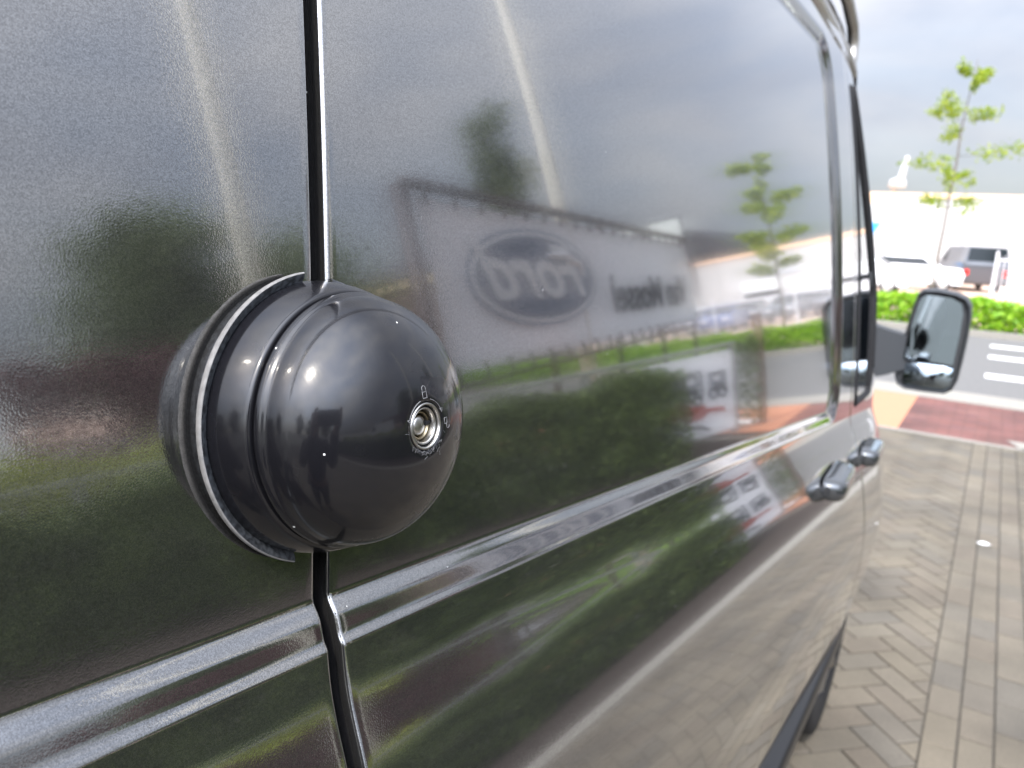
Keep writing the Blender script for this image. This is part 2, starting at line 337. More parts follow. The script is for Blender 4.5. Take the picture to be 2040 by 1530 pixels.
# sill trim, wheel and arch liner
mb = MB(); rg = []
for y in np.linspace(-1.1, 2.24, 60):
    x = .0 - .2 * max(0, y - 2.1) ** 2
    rg.append([(x + dx, y, z) for dx, z in ((-.02, .565), (.026, .562), (.034, .553), (.036, .530), (.030, .510), (-.02, .50), (-.05, .44), (-.09, .30), (-.13, .29), (-.13, .50))])
mb.loft(rg); smooth_angle(mb.build('sill_trim', mat('satin_black_sill', (.007, .007, .008), rough=.28), van), 50)
def wheel(name, x, y, r, wd, parent, tm=RUBBER, rm=None, n=40):
    w_ = bpy.data.objects.new(name, None); COL.objects.link(w_); w_.location = (x, y, r); w_.parent = parent
    pr = [(-wd, r * .62), (-wd, r * .9), (-wd * .85, r * .98), (-wd * .6, r), (-wd * .15, r), (0, r * .97), (.004, r * .86), (0, r * .66), (-.012, r * .62)]
    mb = MB(); mb.lathe(pr, (0, 0, 0), (1, 0, 0), n); mb.build('tyre', tm, w_, smooth=True)
    pr = [(-.012, r * .63), (-.006, r * .6), (-.02, r * .55), (-.05, r * .5), (-.05, r * .3), (-.02, r * .24), (-.012, r * .1), (-.012, .001)]
    mb = MB(); mb.lathe(pr, (0, 0, 0), (1, 0, 0), n)
    for k in range(6):
        a = k * math.pi / 3; p = Vector((-.028, math.cos(a), math.sin(a)))
        mb.tube([(-.02, p.y * r * .18, p.z * r * .18), (-.018, p.y * r * .57, p.z * r * .57)], [r * .09, r * .07], 6)
    mb.build('rim', rm or ALU, w_, smooth=True)
    return w_
wheel('wheel', -.035, 2.60, .345, .22, van)
# ------------------------------------------------------------------ door handles on the van
HANDLEM = mat('glossy_dark_handle', (.06, .065, .07), rough=.22, metal=.7, coat=1, coat_r=.04)
def handle(parent, y, z, L_=.19):
    x = float(side_x(y, z)); mb = MB(); rings = []
    prof = [(-.002, -.022), (.018, -.026), (.034, -.024), (.041, -.018), (.043, -.005), (.042, .008), (.036, .017), (.024, .021), (-.002, .022)]
    for t in (1 - np.cos(np.linspace(0, 1, 21) * math.pi)) / 2:
        k = max(.12, (1 - abs(2 * t - 1) ** 7) ** .45); xx = float(side_x(y + L_ * t, z))
        rings.append([(xx + dx * k * .82, y + L_ * t, z + dz * .8 * (.4 + .6 * k)) for dx, dz in prof])
    mb.loft(rings); h = smooth_angle(mb.build('door_handle', HANDLEM, parent), 75)
    return
    xc = 0
    mb = MB(); mb.lathe([(0, .011), (.012, .011), (.015, .008), (.015, .001)], (xc - .002, y + .03, z + .05), (1, 0, .3), 20); mb.build('key_barrel', PLASTIC, h, smooth=True)
handle(slid, 1.31, 1.205, .17); handle(fdoor, 1.735, 1.165, .17)
# ------------------------------------------------------------------ door mirror
mir = bpy.data.objects.new('side_mirror', None); COL.objects.link(mir); mir.parent = van; mir.location = (0, 0, 0)
out_ = [(a - .004, b) for a, b in [(.084, 1.497), (.12, 1.499), (.165, 1.493), (.190, 1.482), (.202, 1.462), (.206, 1.43), (.206, 1.38), (.203, 1.31), (.199, 1.255), (.190, 1.227), (.172, 1.214), (.12, 1.212), (.072, 1.213), (.052, 1.224), (.043, 1.248), (.045, 1.30), (.054, 1.38), (.064, 1.45), (.071, 1.485)]]
def scaled(k, y, dx=0): 
    cx, cz = .125, 1.355; return [(cx + (a - cx) * k + dx, y, cz + (b - cz) * k) for a, b in out_]
mb = MB(); mb.loft([scaled(.955, 2.462), scaled(.955, 2.45), scaled(.98, 2.444), scaled(1, 2.45), scaled(1.03, 2.475), scaled(1.03, 2.52), scaled(.96, 2.555), scaled(.75, 2.58), scaled(.35, 2.59)], True)
smooth_angle(mb.build('mirror_housing', PLASTIC, mir), 35)
gl = [(.092, 1.485), (.155, 1.481), (.180, 1.468), (.188, 1.44), (.188, 1.375), (.184, 1.296), (.12, 1.300), (.058, 1.300), (.062, 1.36), (.074, 1.45), (.080, 1.475)]
def tilt(p): x, z = p; return (x - .004, 2.4475 + .015 * (x - .12) + .01 * (z - 1.39), z)
V = [tilt(p) for p in gl]; mb = MB(); mb.add(V, [tuple(range(len(V)))]); mb.build('mirror_glass', MIRROR, mir)
mb = MB(); rg = []
for k in (1, .93, .8, .6, .35, .05):
    rg.append([(.12 + dx * k, 2.4535 - .012 * (1 - k * k), 1.256 + dz * k) for dx, dz in ((-.058, .03), (-.03, .036), (.03, .036), (.062, .03), (.062, -.018), (.05, -.033), (-.045, -.033), (-.06, -.02))])
mb.loft(rg, False); mb.build('wide_angle_glass', MIRROR, mir, smooth=True)
mb = MB(); mb.loft([[(-.03, 2.40, 1.39), (-.03, 2.47, 1.39), (-.03, 2.47, 1.235), (-.03, 2.40, 1.235)], [(.02, 2.42, 1.375), (.02, 2.49, 1.375), (.02, 2.49, 1.25), (.02, 2.42, 1.25)], [(.065, 2.455, 1.36), (.065, 2.52, 1.36), (.065, 2.52, 1.27), (.065, 2.455, 1.27)]])
smooth_angle(mb.build('mirror_arm', PLASTIC, mir), 30)
# black sail plate in the corner of the window
def plate(pts, t0, t1):
    F_, B_ = [], []
    for y, z in pts: x = float(side_x(y, z)); F_.append((x + t1, y, z)); B_.append((x - t0, y, z))
    mb = MB(); mb.loft([B_, F_]); return mb
sp = [(1.97, 1.56), (2.03, 1.50), (2.16, 1.40), (2.36, 1.385), (2.47, 1.36), (2.47, 1.235), (2.36, 1.225), (2.16, 1.23), (2.0, 1.25), (1.97, 1.4)]
mb = MB(); F_ = []; B_ = []
for y, z in sp:
    x = .004 - .10 * max(0, y - 2.05); F_.append((x, y, z)); B_.append((x - .09, y, z))
mb.loft([B_, F_]); smooth_angle(mb.build('mirror_mount', PLASTIC, mir), 30)

# ------------------------------------------------------------------ roof rack side rail (bolted on top)
rack = thing('roof_rack', 'grey tubular roof rack running along the edge of the van roof', 'roof rack', (-.1, 1.2, 2.0))
P0 = Vector((-.1, 1.2, 2.0))
def rk(pts, r, name, m=ALU, n=12): mb = MB(); mb.tube([Vector(p) - P0 for p in pts], r, n); return mb.build(name, m, rack, smooth=True)
rk([(-.093, -1.0, 2.035), (-.093, 1.5, 2.024), (-.101, 1.72, 2.018), (-.097, 1.84, 2.0), (-.094, 1.89, 1.985), (-.094, 1.905, 1.967)], .0165, 'lower_rail')
rk([(-.096, -1.0, 2.16), (-.096, 1.6, 2.125), (-.097, 1.8, 2.100), (-.100, 1.90, 2.078), (-.101, 1.935, 2.055), (-.1, 1.935, 2.02), (-.095, 1.905, 1.985)], .0125, 'upper_rail')
for y in (-.6, .3, 1.2): rk([(-.093, y, 2.03), (-.096, y, 2.145)], .010, 'upright')
rk([(-.094, 1.90, 1.978), (-.094, 1.915, 1.952)], .017, 'end_foot', RUBBER)
for y in (-.5, .4, 1.3):
    mb = MB(); x = -.12; mb.box(-.03, .02, y - P0.y - .03, y - P0.y + .03, -.03, .035, .006); mb.build('bracket', PLASTIC, rack)

# ------------------------------------------------------------------ the dome lock across the door gap
AX = Vector((1, 0, .11)).normalized(); LC = Vector((float(side_x(.249, 1.509)) - .001, .2488, 1.509))
UU = Vector((-AX.z, 0, AX.x)); VV = AX.cross(UU)
lock = thing('door_lock', 'round glossy black dome lock with a key barrel over the van door gap', 'lock', LC)
o0 = (0, 0, 0); TAU = 2 * math.pi
# angle in lathe: 0 = up, VV direction = AX x UU -> -Y (towards the rear)
mb = MB(); mb.lathe([(0, .0636), (.0044, .0640), (.0046, .0655)], o0, AX, 120, math.radians(8), math.radians(156)); mb.lathe([(.0079, .0664), (.0074, .0645), (.0058, .0626), (.0056, .0615)], o0, AX, 120, math.radians(6), math.radians(158)); smooth_angle(mb.build('base_flange', FLANGE, lock), 60)
mb = MB(); mb.lathe([(.0046, .0655), (.0048, .0664), (.0056, .0668), (.0072, .0669), (.0079, .0667), (.0080, .0662)], o0, AX, 140, math.radians(6), math.radians(158)); mb.build('flange_edge', RIMGREY, lock, smooth=True)
mb = MB(); mb.lathe([(0, .0645), (.003, .0645), (.0042, .0638), (.0044, .060)], o0, AX, 120, math.radians(-150), math.radians(-12)); smooth_angle(mb.build('base_flange', FLANGE, lock), 60)
band = [(-.004, .0620), (.003, .0625)] + [(.003 + .0215 * t, .0625 - .0042 * t ** 2.1) for t in [k / 20 for k in range(1, 21)]] + [(.0250, .0579), (.0253, .0574), (.0254, .0566), (.0253, .0552)]
mb = MB(); mb.lathe(band, o0, AX, 160); bodyo = mb.build('lock_body', BLACKGLOSS, lock, smooth=True)
HC, RX, RN = .0305, .0552, .0365
pr = [(.0253, .0540), (.0258, .0555), (.0264, .0563), (.0272, .0568), (.0284, .0570), (.0296, .0568), (.0305, .0564), (.0312, .0559), (.0319, .0554)]
hole = .0104
for k in range(2, 60):
    th = k / 60 * math.pi / 2 * 1.0; r_ = RX * math.cos(th) ** .94; 
    if r_ < hole + .001: break
    pr.append((HC + .0008 + RN * math.sin(th), r_))
h_top = HC + .0008 + RN * math.sqrt(1 - (hole / RX) ** 2)
pr += [(h_top - .0002, hole + .0006), (h_top - .0008, hole), (h_top - .007, hole - .0004)]
mb = MB(); mb.lathe(pr, o0, AX, 200); dome = mb.build('dome_cover', BLACKGLOSS, lock, smooth=True)
def on_dome(a, b, lift=.0002):      # a along VV*-1 (+Y), b up, metres from the pole
    r_ = math.hypot(a, b); h = HC + .0008 + RN * math.sqrt(max(0, 1 - (r_ / RX) ** (2 / .94))) + lift
    return AX * h + Vector((0, 1, 0)) * a + UU * b
mb = MB(); mb.lathe([(h_top - .0016, hole - .0002), (h_top - .0002, hole - .0004), (h_top + .0002, hole - .0009), (h_top - .0003, hole - .0014), (h_top - .0016, hole - .0016)], o0, AX, 64); mb.lathe([(h_top - .0022, hole - .0023), (h_top - .0012, hole - .0025), (h_top - .0010, hole - .0029), (h_top - .0018, hole - .0034), (h_top - .0060, hole - .0037)], o0, AX, 64)
barrel = mb.build('key_barrel', CHROME, lock, smooth=True)
mb = MB(); mb.lathe([(h_top - .0015, hole - .0015), (h_top - .0024, hole - .0017), (h_top - .0023, hole - .0024)], o0, AX, 64); mb.build('dark_groove', RUBBER, barrel, smooth=True)
mb = MB(); mb.lathe([(h_top - .0065, hole - .0037), (h_top - .0040, .0062), (h_top - .0034, .0058), (h_top - .0036, .0053), (h_top - .010, .0052)], o0, AX, 48); mb.build('inner_sleeve', BRASS, barrel, smooth=True)
mb = MB(); mb.lathe([(h_top - .010, .0043), (h_top - .0048, .0043), (h_top - .0040, .0040), (h_top - .0036, .0030), (h_top - .0033, .0015), (h_top - .0032, .0002)], o0, AX, 40); mb.build('key_plug', CHROME, barrel, smooth=True)
mb = MB(); mb.lathe([(h_top - .0095, hole), (h_top - .0095, .0005)], o0, AX, 40); mb.build('barrel_floor', RUBBER, barrel)
mb = MB(); p = AX * (h_top - .0040) + Vector((0, .0050, .0004)); mb.box(p.x - .003, p.x + .0010, p.y - .0018, p.y + .0012, p.z - .0009, p.z + .0009, .0002); mb.build('key_tab', RUBBER, barrel)
# printed symbols: closed padlock above, open padlock at the right, two arrows
def line(mb, pts, r=.00013): mb.tube([on_dome(a, b, .00006) for a, b in pts], r, 6)
mb = MB()
arc = lambda cx, cy, r, a0, a1, n=14: [(cx + r * math.cos(math.radians(a0 + (a1 - a0) * i / n)), cy + r * math.sin(math.radians(a0 + (a1 - a0) * i / n))) for i in range(n + 1)]
line(mb, [(-.0013, .0120), (.0013, .0120), (.0013, .0146), (-.0013, .0146), (-.0013, .0120)])
line(mb, [(-.0012, .0146)] + [(p[0], p[1] + .0160) for p in arc(0, 0, .0012, 180, 0)] + [(.0012, .0146)])
line(mb, [(.0124, -.0012), (.0146, -.0012), (.0146, .0014), (.0124, .0014), (.0124, -.0012)])
line(mb, [(.0142, -.0012)] + [(p[0] + .0154, p[1] - .0024) for p in arc(0, 0, .0012, 180, 360)])
line(mb, arc(0, 0, .0116, 106, 158)); line(mb, arc(0, 0, .0116, 74, 28))
line(mb, [(-.0118, .0044), (-.0110, .0032), (-.0100, .0044), (-.0118, .0044)]); line(mb, [(.0095, .0060), (.0106, .0043), (.0112, .0061), (.0095, .0060)])
mb.build('lock_symbols', ENGRAVE, dome, smooth=True)
mb = MB()
for k in range(46):
    a0 = random.gauss(-100, 40); r0 = .0108 + abs(random.gauss(0, .0016)); L_ = random.uniform(.0006, .0022); a, b = r0 * math.cos(math.radians(a0)), r0 * math.sin(math.radians(a0)); d = random.uniform(0, TAU)
    line(mb, [(a, b), (a + L_ * math.cos(d), b + L_ * math.sin(d))], random.uniform(.00003, .00007))
mb.build('scratches', ENGRAVE, dome)

# ------------------------------------------------------------------ ground
def sheet(name, pts, z, m):
    o = mesh(name, [(x, y, z) for x, y in pts], [tuple(range(len(pts)))], m); return struct(o)
def rect(name, x0, x1, y0, y1, z, m): return sheet(name, [(x0, y0), (x1, y0), (x1, y1), (x0, y1)], z, m)
GROUND = mat('dry_ground', (.15, .145, .13), rough=.95, noise=(.4, .3, (.11, .115, .09)))
rect('ground', -900, 900, -900, 900, -.02, GROUND)
MORTAR = mat('sand_joints', (.03, .027, .021), rough=.95, noise=(30, .2, (.06, .052, .04)))
rect('paving_bed', -14, 2.6, -9, 7.68, -.004, MORTAR)
def brick_material(name, stops, rough=.85):
    m = mat(name, stops[0], rough=rough); t = m.node_tree; b = t.nodes['Principled BSDF']; L = t.links.new
    g = N(t, 'ShaderNodeNewGeometry'); r = N(t, 'ShaderNodeValToRGB')
    while len(r.color_ramp.elements) < len(stops): r.color_ramp.elements.new(.5)
    for i, c in enumerate(stops): r.color_ramp.elements[i].position = i / (len(stops) - 1); r.color_ramp.elements[i].color = (*c, 1)
    L(g.outputs['Random Per Island'], r.inputs[0])
    tcn = N(t, 'ShaderNodeTexCoord'); n = N(t, 'ShaderNodeTexNoise'); n.inputs['Scale'].default_value = 90; n.inputs['Detail'].default_value = 5
    n2 = N(t, 'ShaderNodeTexNoise'); n2.inputs['Scale'].default_value = 2.2; n2.inputs['Detail'].default_value = 4
    mx = N(t, 'ShaderNodeMix', data_type='RGBA', blend_type='MULTIPLY'); mx.inputs['Factor'].default_value = 1
    mr = N(t, 'ShaderNodeMapRange'); mr.inputs['To Min'].default_value = .72; mr.inputs['To Max'].default_value = 1.28
    mr2 = N(t, 'ShaderNodeMapRange'); mr2.inputs['From Min'].default_value = .25; mr2.inputs['From Max'].default_value = .75; mr2.inputs['To Min'].default_value = .62; mr2.inputs['To Max'].default_value = 1.3
    mm = N(t, 'ShaderNodeMath', operation='MULTIPLY')
    L(tcn.outputs['Object'], n.inputs[0]); L(tcn.outputs['Object'], n2.inputs[0]); L(n.outputs[0], mr.inputs[0]); L(n2.outputs[0], mr2.inputs[0])
    L(mr.outputs[0], mm.inputs[0]); L(mr2.outputs[0], mm.inputs[1]); L(r.outputs[0], mx.inputs['A']); L(mm.outputs[0], mx.inputs['B']); L(mx.outputs['Result'], b.inputs['Base Color'])
    bp = N(t, 'ShaderNodeBump'); bp.inputs['Strength'].default_value = .5; bp.inputs['Distance'].default_value = .003; L(n.outputs[0], bp.inputs['Height']); L(bp.outputs[0], b.inputs['Normal'])
    return m
PAVER = brick_material('grey_beige_pavers', [(.094, .080, .059), (.104, .088, .063), (.086, .076, .060), (.099, .082, .060), (.108, .094, .070)])
REDB = brick_material('mauve_shaded_pavers', [(.115, .046, .038), (.13, .053, .043), (.105, .046, .042), (.125, .058, .047)])  # mauve tone has the shade over the middle of the path painted in
def clip_poly(P, planes):
    for a, b, c in planes:          # keep a*x+b*y<=c
        Q = []
        for i in range(len(P)):
            p, q = P[i], P[(i + 1) % len(P)]; dp = a * p[0] + b * p[1] - c; dq = a * q[0] + b * q[1] - c
            if dp <= 0: Q.append(p)
            if (dp < 0) != (dq < 0) and dp != dq: t = dp / (dp - dq); Q.append((p[0] + t * (q[0] - p[0]), p[1] + t * (q[1] - p[1])))
        P = Q
        if len(P) < 3: return None
    return P
def add_brick(mb, P, z=0, ch=.004):
    cx = sum(p[0] for p in P) / len(P); cy = sum(p[1] for p in P) / len(P); z += random.uniform(-.0015, .0015)
    k = len(mb.V); n = len(P)
    inn = [(cx + (x - cx) * (1 - ch / max(.02, math.hypot(x - cx, y - cy))), cy + (y - cy) * (1 - ch / max(.02, math.hypot(x - cx, y - cy)))) for x, y in P]
    V = [(x, y, -.003) for x, y in P] + [(x, y, z - .002) for x, y in P] + [(x, y, z + .001) for x, y in inn]
    F = []
    for r_ in (0, 1):
        for j in range(n): F.append((r_ * n + j, r_ * n + (j + 1) % n, (r_ + 1) * n + (j + 1) % n, (r_ + 1) * n + j))
    F.append(tuple(2 * n + j for j in range(n))); mb.add(V, F)
BW = .105
def herring(mb, planes, bbox, ang=math.radians(45)):
    ca, sa = math.cos(ang), math.sin(ang); x0, x1, y0, y1 = bbox; cx, cy = (x0 + x1) / 2, (y0 + y1) / 2; R_ = int(max(x1 - x0, y1 - y0) / BW) + 6
    j = .0035
    for i in range(-R_, R_):
        for k in range(-R_, R_):
            m4 = (i - k) % 4
            if m4 == 0: r_ = (i, k, i + 2, k + 1)
            elif m4 == 2: continue
            elif m4 == 3: r_ = (i, k, i + 1, k + 2)
            else: continue
            a0, b0, a1, b1 = [q * BW for q in r_]; a0 += j; b0 += j; a1 -= j; b1 -= j
            P = [(cx + a * ca - b * sa, cy + a * sa + b * ca) for a, b in ((a0, b0), (a1, b0), (a1, b1), (a0, b1))]
            mx_, my_ = sum(p[0] for p in P) / 4, sum(p[1] for p in P) / 4
            if not (x0 - .2 < mx_ < x1 + .2 and y0 - .2 < my_ < y1 + .2): continue
            P = clip_poly(P, planes)
            if P: add_brick(mb, P)
mb = MB()
herring(mb, [(1, 0, .262), (-1, 0, 1.5), (0, 1, 7.66), (0, -1, 4.0)], (-1.5, .262, -4, 7.66))
FL = lambda y: 5.5 - .402 * y                       # fence line
for k in range(3):                                # three straight rows
    y = -4.0 + (k % 2) * .105; xa = .264 + k * BW
    while y < 7.66: add_brick(mb, [(xa + .003, y + .003), (xa + BW - .003, y + .003), (xa + BW - .003, min(7.66, y + .207)), (xa + .003, min(7.66, y + .207))]); y += .21
herring(mb, [(-1, 0, -.582), (0, 1, 7.66), (0, -1, 4.0), (1, .402, 4.52)], (.582, 6.1, -4, 7.66))
struct(mb.build('brick_paving', PAVER))
# light edging strip and planting bed in front of the hedge
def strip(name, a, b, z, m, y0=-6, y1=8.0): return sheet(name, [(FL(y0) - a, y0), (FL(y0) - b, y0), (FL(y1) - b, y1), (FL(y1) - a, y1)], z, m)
CONC = mat('pale_concrete', (.24, .225, .195), rough=.85, noise=(25, .25, (.18, .17, .145)))
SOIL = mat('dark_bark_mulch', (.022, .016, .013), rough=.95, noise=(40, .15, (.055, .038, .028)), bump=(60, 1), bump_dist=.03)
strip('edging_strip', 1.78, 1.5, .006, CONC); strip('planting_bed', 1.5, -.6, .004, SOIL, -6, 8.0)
rect('paving_far_side', 4.5, 60, -40, 7.68, -.008, mat('worn_grey_paving', (.13, .125, .115), rough=.9, noise=(3, .2, (.17, .16, .14))))
# cycle path, kerb, road and markings: all run along X
def slab(name, x0, x1, y0, y1, z0, z1, m): mb = MB(); mb.box(x0, x1, y0, y1, z0, z1); return struct(mb.build(name, m))
slab('kerb', -60, 60, 7.68, 7.74, -.05, .006, CONC)
rect('cycle_path', -60, 60, 7.742, 9.75, -.004, MORTAR)
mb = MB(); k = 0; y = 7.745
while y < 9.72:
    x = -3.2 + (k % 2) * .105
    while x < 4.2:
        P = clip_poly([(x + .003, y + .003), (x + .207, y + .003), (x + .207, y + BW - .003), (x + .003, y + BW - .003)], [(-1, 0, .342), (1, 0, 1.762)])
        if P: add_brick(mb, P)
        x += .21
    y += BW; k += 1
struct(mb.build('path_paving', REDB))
ORANGE = mat('orange_sunlit_path', (.40, .175, .095), rough=.8, noise=(20, .3, (.35, .15, .085)))  # same path in sun: the sunlight is put into this brighter orange
rect('sunlit_cycle_lane', -60, -.345, 7.745, 9.75, .003, ORANGE); rect('sunlit_cycle_lane', 1.765, 6.5, 7.745, 9.75, .003, ORANGE)  # painted sunlit stretches either side of the shaded mauve bricks
slab('kerb', -60, 60, 9.75, 10.45, -.05, .008, CONC)
ASPH = mat('worn_asphalt', (.10, .098, .094), rough=.9, noise=(14, .25, (.12, .116, .11)), bump=(140, .4), bump_dist=.004)
rect('road', -200, 200, 10.45, 18.2, -.01, ASPH)
WHITE = mat('white_road_paint', (.68, .68, .66), rough=.7)
for y in (12.1, 14.5, 16.35):
    rect('road_marking', .26, 1.5, y, y + .42, -.005, WHITE)
rect('road_marking', 2.15, 2.95, 8.55, 8.85, .007, WHITE)
slab('kerb', -200, 200, 18.2, 18.4, -.05, .11, CONC)
PEACH = mat('pale_clay_forecourt', (.48, .33, .24), rough=.9, noise=(2.5, .2, (.42, .30, .23)))
rect('forecourt', -200, 200, 20.6, 51.9, -.006, PEACH)
rect('verge', -200, 200, 18.4, 20.6, .0, SOIL)
mb = MB(); mb.add([(.365, 4.93, .005), (.40, 4.91, .006), (.44, 4.925, .012), (.43, 4.945, .006), (.40, 4.955, .012), (.37, 4.945, .005)], [(0, 1, 2, 3, 4, 5)])
tag(mb.build('paper_scrap', WHITE), 'small crumpled white scrap of paper lying on the brick paving', 'litter')

# ------------------------------------------------------------------ plants
def leaf_mat(name, c1, c2, tr=.35):
    m = bpy.data.materials.new(name); m.use_nodes = True; t = m.node_tree; b = t.nodes['Principled BSDF']; L = t.links.new
    g = N(t, 'ShaderNodeNewGeometry'); r = N(t, 'ShaderNodeValToRGB'); r.color_ramp.elements[0].color = (*c1, 1); r.color_ramp.elements[1].color = (*c2, 1)
    L(g.outputs['Random Per Island'], r.inputs[0]); L(r.outputs[0], b.inputs['Base Color']); b.inputs['Roughness'].default_value = .55
    tr_ = N(t, 'ShaderNodeBsdfTranslucent'); L(r.outputs[0], tr_.inputs[0]); mx = N(t, 'ShaderNodeMixShader'); mx.inputs[0].default_value = tr
    L(b.outputs[0], mx.inputs[1]); L(tr_.outputs[0], mx.inputs[2]); L(mx.outputs[0], t.nodes['Material Output'].inputs[0]); return m
G_DARK = leaf_mat('dark_hedge_leaves', (.016, .036, .008), (.155, .215, .045), .35)
G_YEL = leaf_mat('fresh_yellow_green_leaves', (.16, .21, .02), (.38, .41, .04), .4)
G_LIME = leaf_mat('bright_lime_leaves', (.13, .32, .012), (.33, .50, .025), .4)
G_TREE = leaf_mat('young_yellow_green_leaves', (.16, .26, .02), (.36, .42, .03), .5)
G_MID = leaf_mat('mid_green_leaves', (.055, .08, .035), (.13, .17, .06), .3)
G_PURP = leaf_mat('purple_brown_leaves', (.06, .022, .026), (.16, .06, .06), .2)
BARK = mat('grey_brown_bark', (.16, .13, .10), rough=.9, noise=(12, .3, (.09, .075, .06)), bump=(30, .8), bump_dist=.02)
def leaves(C, size, aspect=.6, jit=.35):
    C = np.asarray(C, float); n = len(C); d = rng.normal(size=(n, 3)); d /= np.linalg.norm(d, axis=1)[:, None]
    e = rng.normal(size=(n, 3)); e -= (e * d).sum(1)[:, None] * d; e /= np.linalg.norm(e, axis=1)[:, None]
    s = size * (1 + jit * rng.uniform(-1, 1, n))[:, None]; a = d * s * .5; b = e * s * .5 * aspect
    V = np.stack([C - a, C + b * 1.0, C + a, C - b], 1).reshape(-1, 3); F = np.arange(4 * n).reshape(-1, 4); return V, F
def foliage(name, C, size, m, parent, **k): V, F = leaves(C, size, **k); return bigmesh(name, V, F, m, parent)
def vnoise(P, sc, seed=0):
    q = np.asarray(P) * sc; return (np.sin(q[:, 0] * 1.7 + seed) * np.cos(q[:, 1] * 2.3 + seed * 2) + np.sin(q[:, 1] * 1.1 + q[:, 2] * 2.9 + seed * .7) + np.cos(q[:, 0] * 3.1 - q[:, 2] * 1.9 + seed)) / 3
def hedge(name, label, P0, P1, width, h0, h1, n, size, m, parent=None, group=None, twigs=True, top=None, rough_=.12, tag_=True):
    P0, P1 = np.array(P0, float), np.array(P1, float); L_ = np.linalg.norm(P1 - P0); d = (P1 - P0) / L_; nn = np.array([-d[1], d[0]])
    s = rng.uniform(0, L_, n); u = rng.uniform(-1, 1, n); v = rng.uniform(0, 1, n) ** .8
    # push most leaves to the shell
    sh = rng.uniform(0, 1, n); u = np.where(sh < .5, np.sign(u) * (1 - .25 * rng.uniform(0, 1, n) ** 2), u); v = np.where((sh > .5) & (sh < .8), 1 - .2 * rng.uniform(0, 1, n) ** 2, v)
    bump_ = vnoise(np.stack([s, v * 2, u], 1), 3.3, 1.3); hh = h0 + (h1 - h0) * (1 + .16 * vnoise(np.stack([s, s * 0, s * 0], 1), 1.6, 4))
    xy = P0[None] + d[None] * s[:, None] + nn[None] * (u * width * (.8 + rough_ * 2 * bump_) * (1 - .25 * v))[:, None]
    C = np.stack([xy[:, 0], xy[:, 1], h0 + (hh - h0) * v + rough_ * .8 * bump_ * v], 1); C = C[C[:, 2] > .03]
    root = thing(name, label, 'hedge', (float(P0[0]), float(P0[1]), 0), group=group)
    o = foliage('leaves', C - np.array([P0[0], P0[1], 0]), size, m, root)
    ns = min(24, int(L_ * 2))
    for k in range(ns):
        t = (k + random.random()) / ns * L_; b = P0 + d * t - P0; mb = MB()
        mb.tube([(b[0], b[1], 0), (b[0] + random.uniform(-.06, .06), b[1] + random.uniform(-.06, .06), (h0 + h1) * .4), (b[0] + random.uniform(-.12, .12), b[1] + random.uniform(-.12, .12), h1 * .85)], [.018, .012, .005], 5); mb.build('stem', BARK, root)
    return root
def pt(y, off): return (FL(y) - off, y - off * .37)
hedge('dark_hedge', 'tall dark green hedge growing in front of the rail fence beside the van', pt(-3.5, .36), pt(6.9, .36), .26, 0, .93, 90000, .062, G_DARK)
hedge('yellow_hedge', 'yellow green shrub hedge just behind the rail fence', pt(-3, -.75), pt(4.2, -.75), .4, 0, 1.12, 20000, .08, G_YEL)
hedge('lime_hedge', 'low bright lime hedge along the far side of the road', (-12, 19.5), (30, 19.5), .8, 0, .62, 60000, .13, G_LIME)
hedge('purple_hedge', 'high purple brown hedge behind the yellow green shrubs', (13.5, 3.2), (13.0, 15.5), .7, 0, 2.4, 16000, .13, G_PURP)
hedge('climbing_shrub', 'clump of green climber at the open end of the rail fence', pt(8.15, .04), pt(8.45, .04), .06, 0, 1.02, 900, .05, G_MID)

def tree(name, label, loc, h, crown, n, size, m, r=.06, lean=(0, 0), limbs=10, z0=.35, shape='cluster', group=None, seed=1):
    rd = random.Random(seed); rg = np.random.default_rng(seed); root = thing(name, label, 'tree', loc, group=group); mb = MB()
    top = Vector((lean[0], lean[1], h)); P = [Vector((lean[0] * t ** 1.5 + rd.uniform(-.02, .02) * h * .2, lean[1] * t ** 1.5, h * t)) for t in np.linspace(0, .97, 9)]
    mb.tube(P, [r * (1 - .85 * t) for t in np.linspace(0, 1, 9)], 8); C = []
    for i in range(limbs):
        t = z0 + (1 - z0) * (i + rd.random()) / limbs * .97; k = t * 8; a = P[min(8, int(k))].lerp(P[min(8, int(k) + 1)], k - int(k)); az = i * 2.4 + rd.uniform(-.5, .5)
        prof = {'cluster': 1 - .45 * abs(2 * (t - z0) / (1 - z0) - .8), 'round': math.sin(math.pi * min(.98, .12 + .86 * (t - z0) / (1 - z0))) ** .5, 'column': 1}[shape]
        L_ = crown * prof * rd.uniform(.65, 1.1); up_ = rd.uniform(.05, .45) if shape != 'column' else 1.5
        e = a + Vector((math.cos(az) * L_, math.sin(az) * L_, L_ * up_)); mdl = a.lerp(e, .5) + Vector((0, 0, -.06 * L_ if shape != 'column' else 0))
        mb.tube([a, mdl, e], [r * .35 * (1.1 - t), r * .22 * (1.1 - t), r * .08], 5)
        m_ = n // limbs; tt = rg.uniform(.25, 1.05, m_); nc = {'cluster': .055, 'round': .34, 'column': .5}[shape] * L_ + .045
        base = np.array(a)[None] * (1 - tt[:, None]) + np.array(e)[None] * tt[:, None]
        cl = rg.normal(size=(5, 3)) * nc * .9; C.append(base + cl[rg.integers(0, 5, m_)] + rg.normal(size=(m_, 3)) * nc * .55)
    mb.build('trunk', BARK, root, smooth=True); C = np.concatenate(C); C = C[C[:, 2] > h * z0 * .6]
    foliage('crown', C, size, m, root); return root
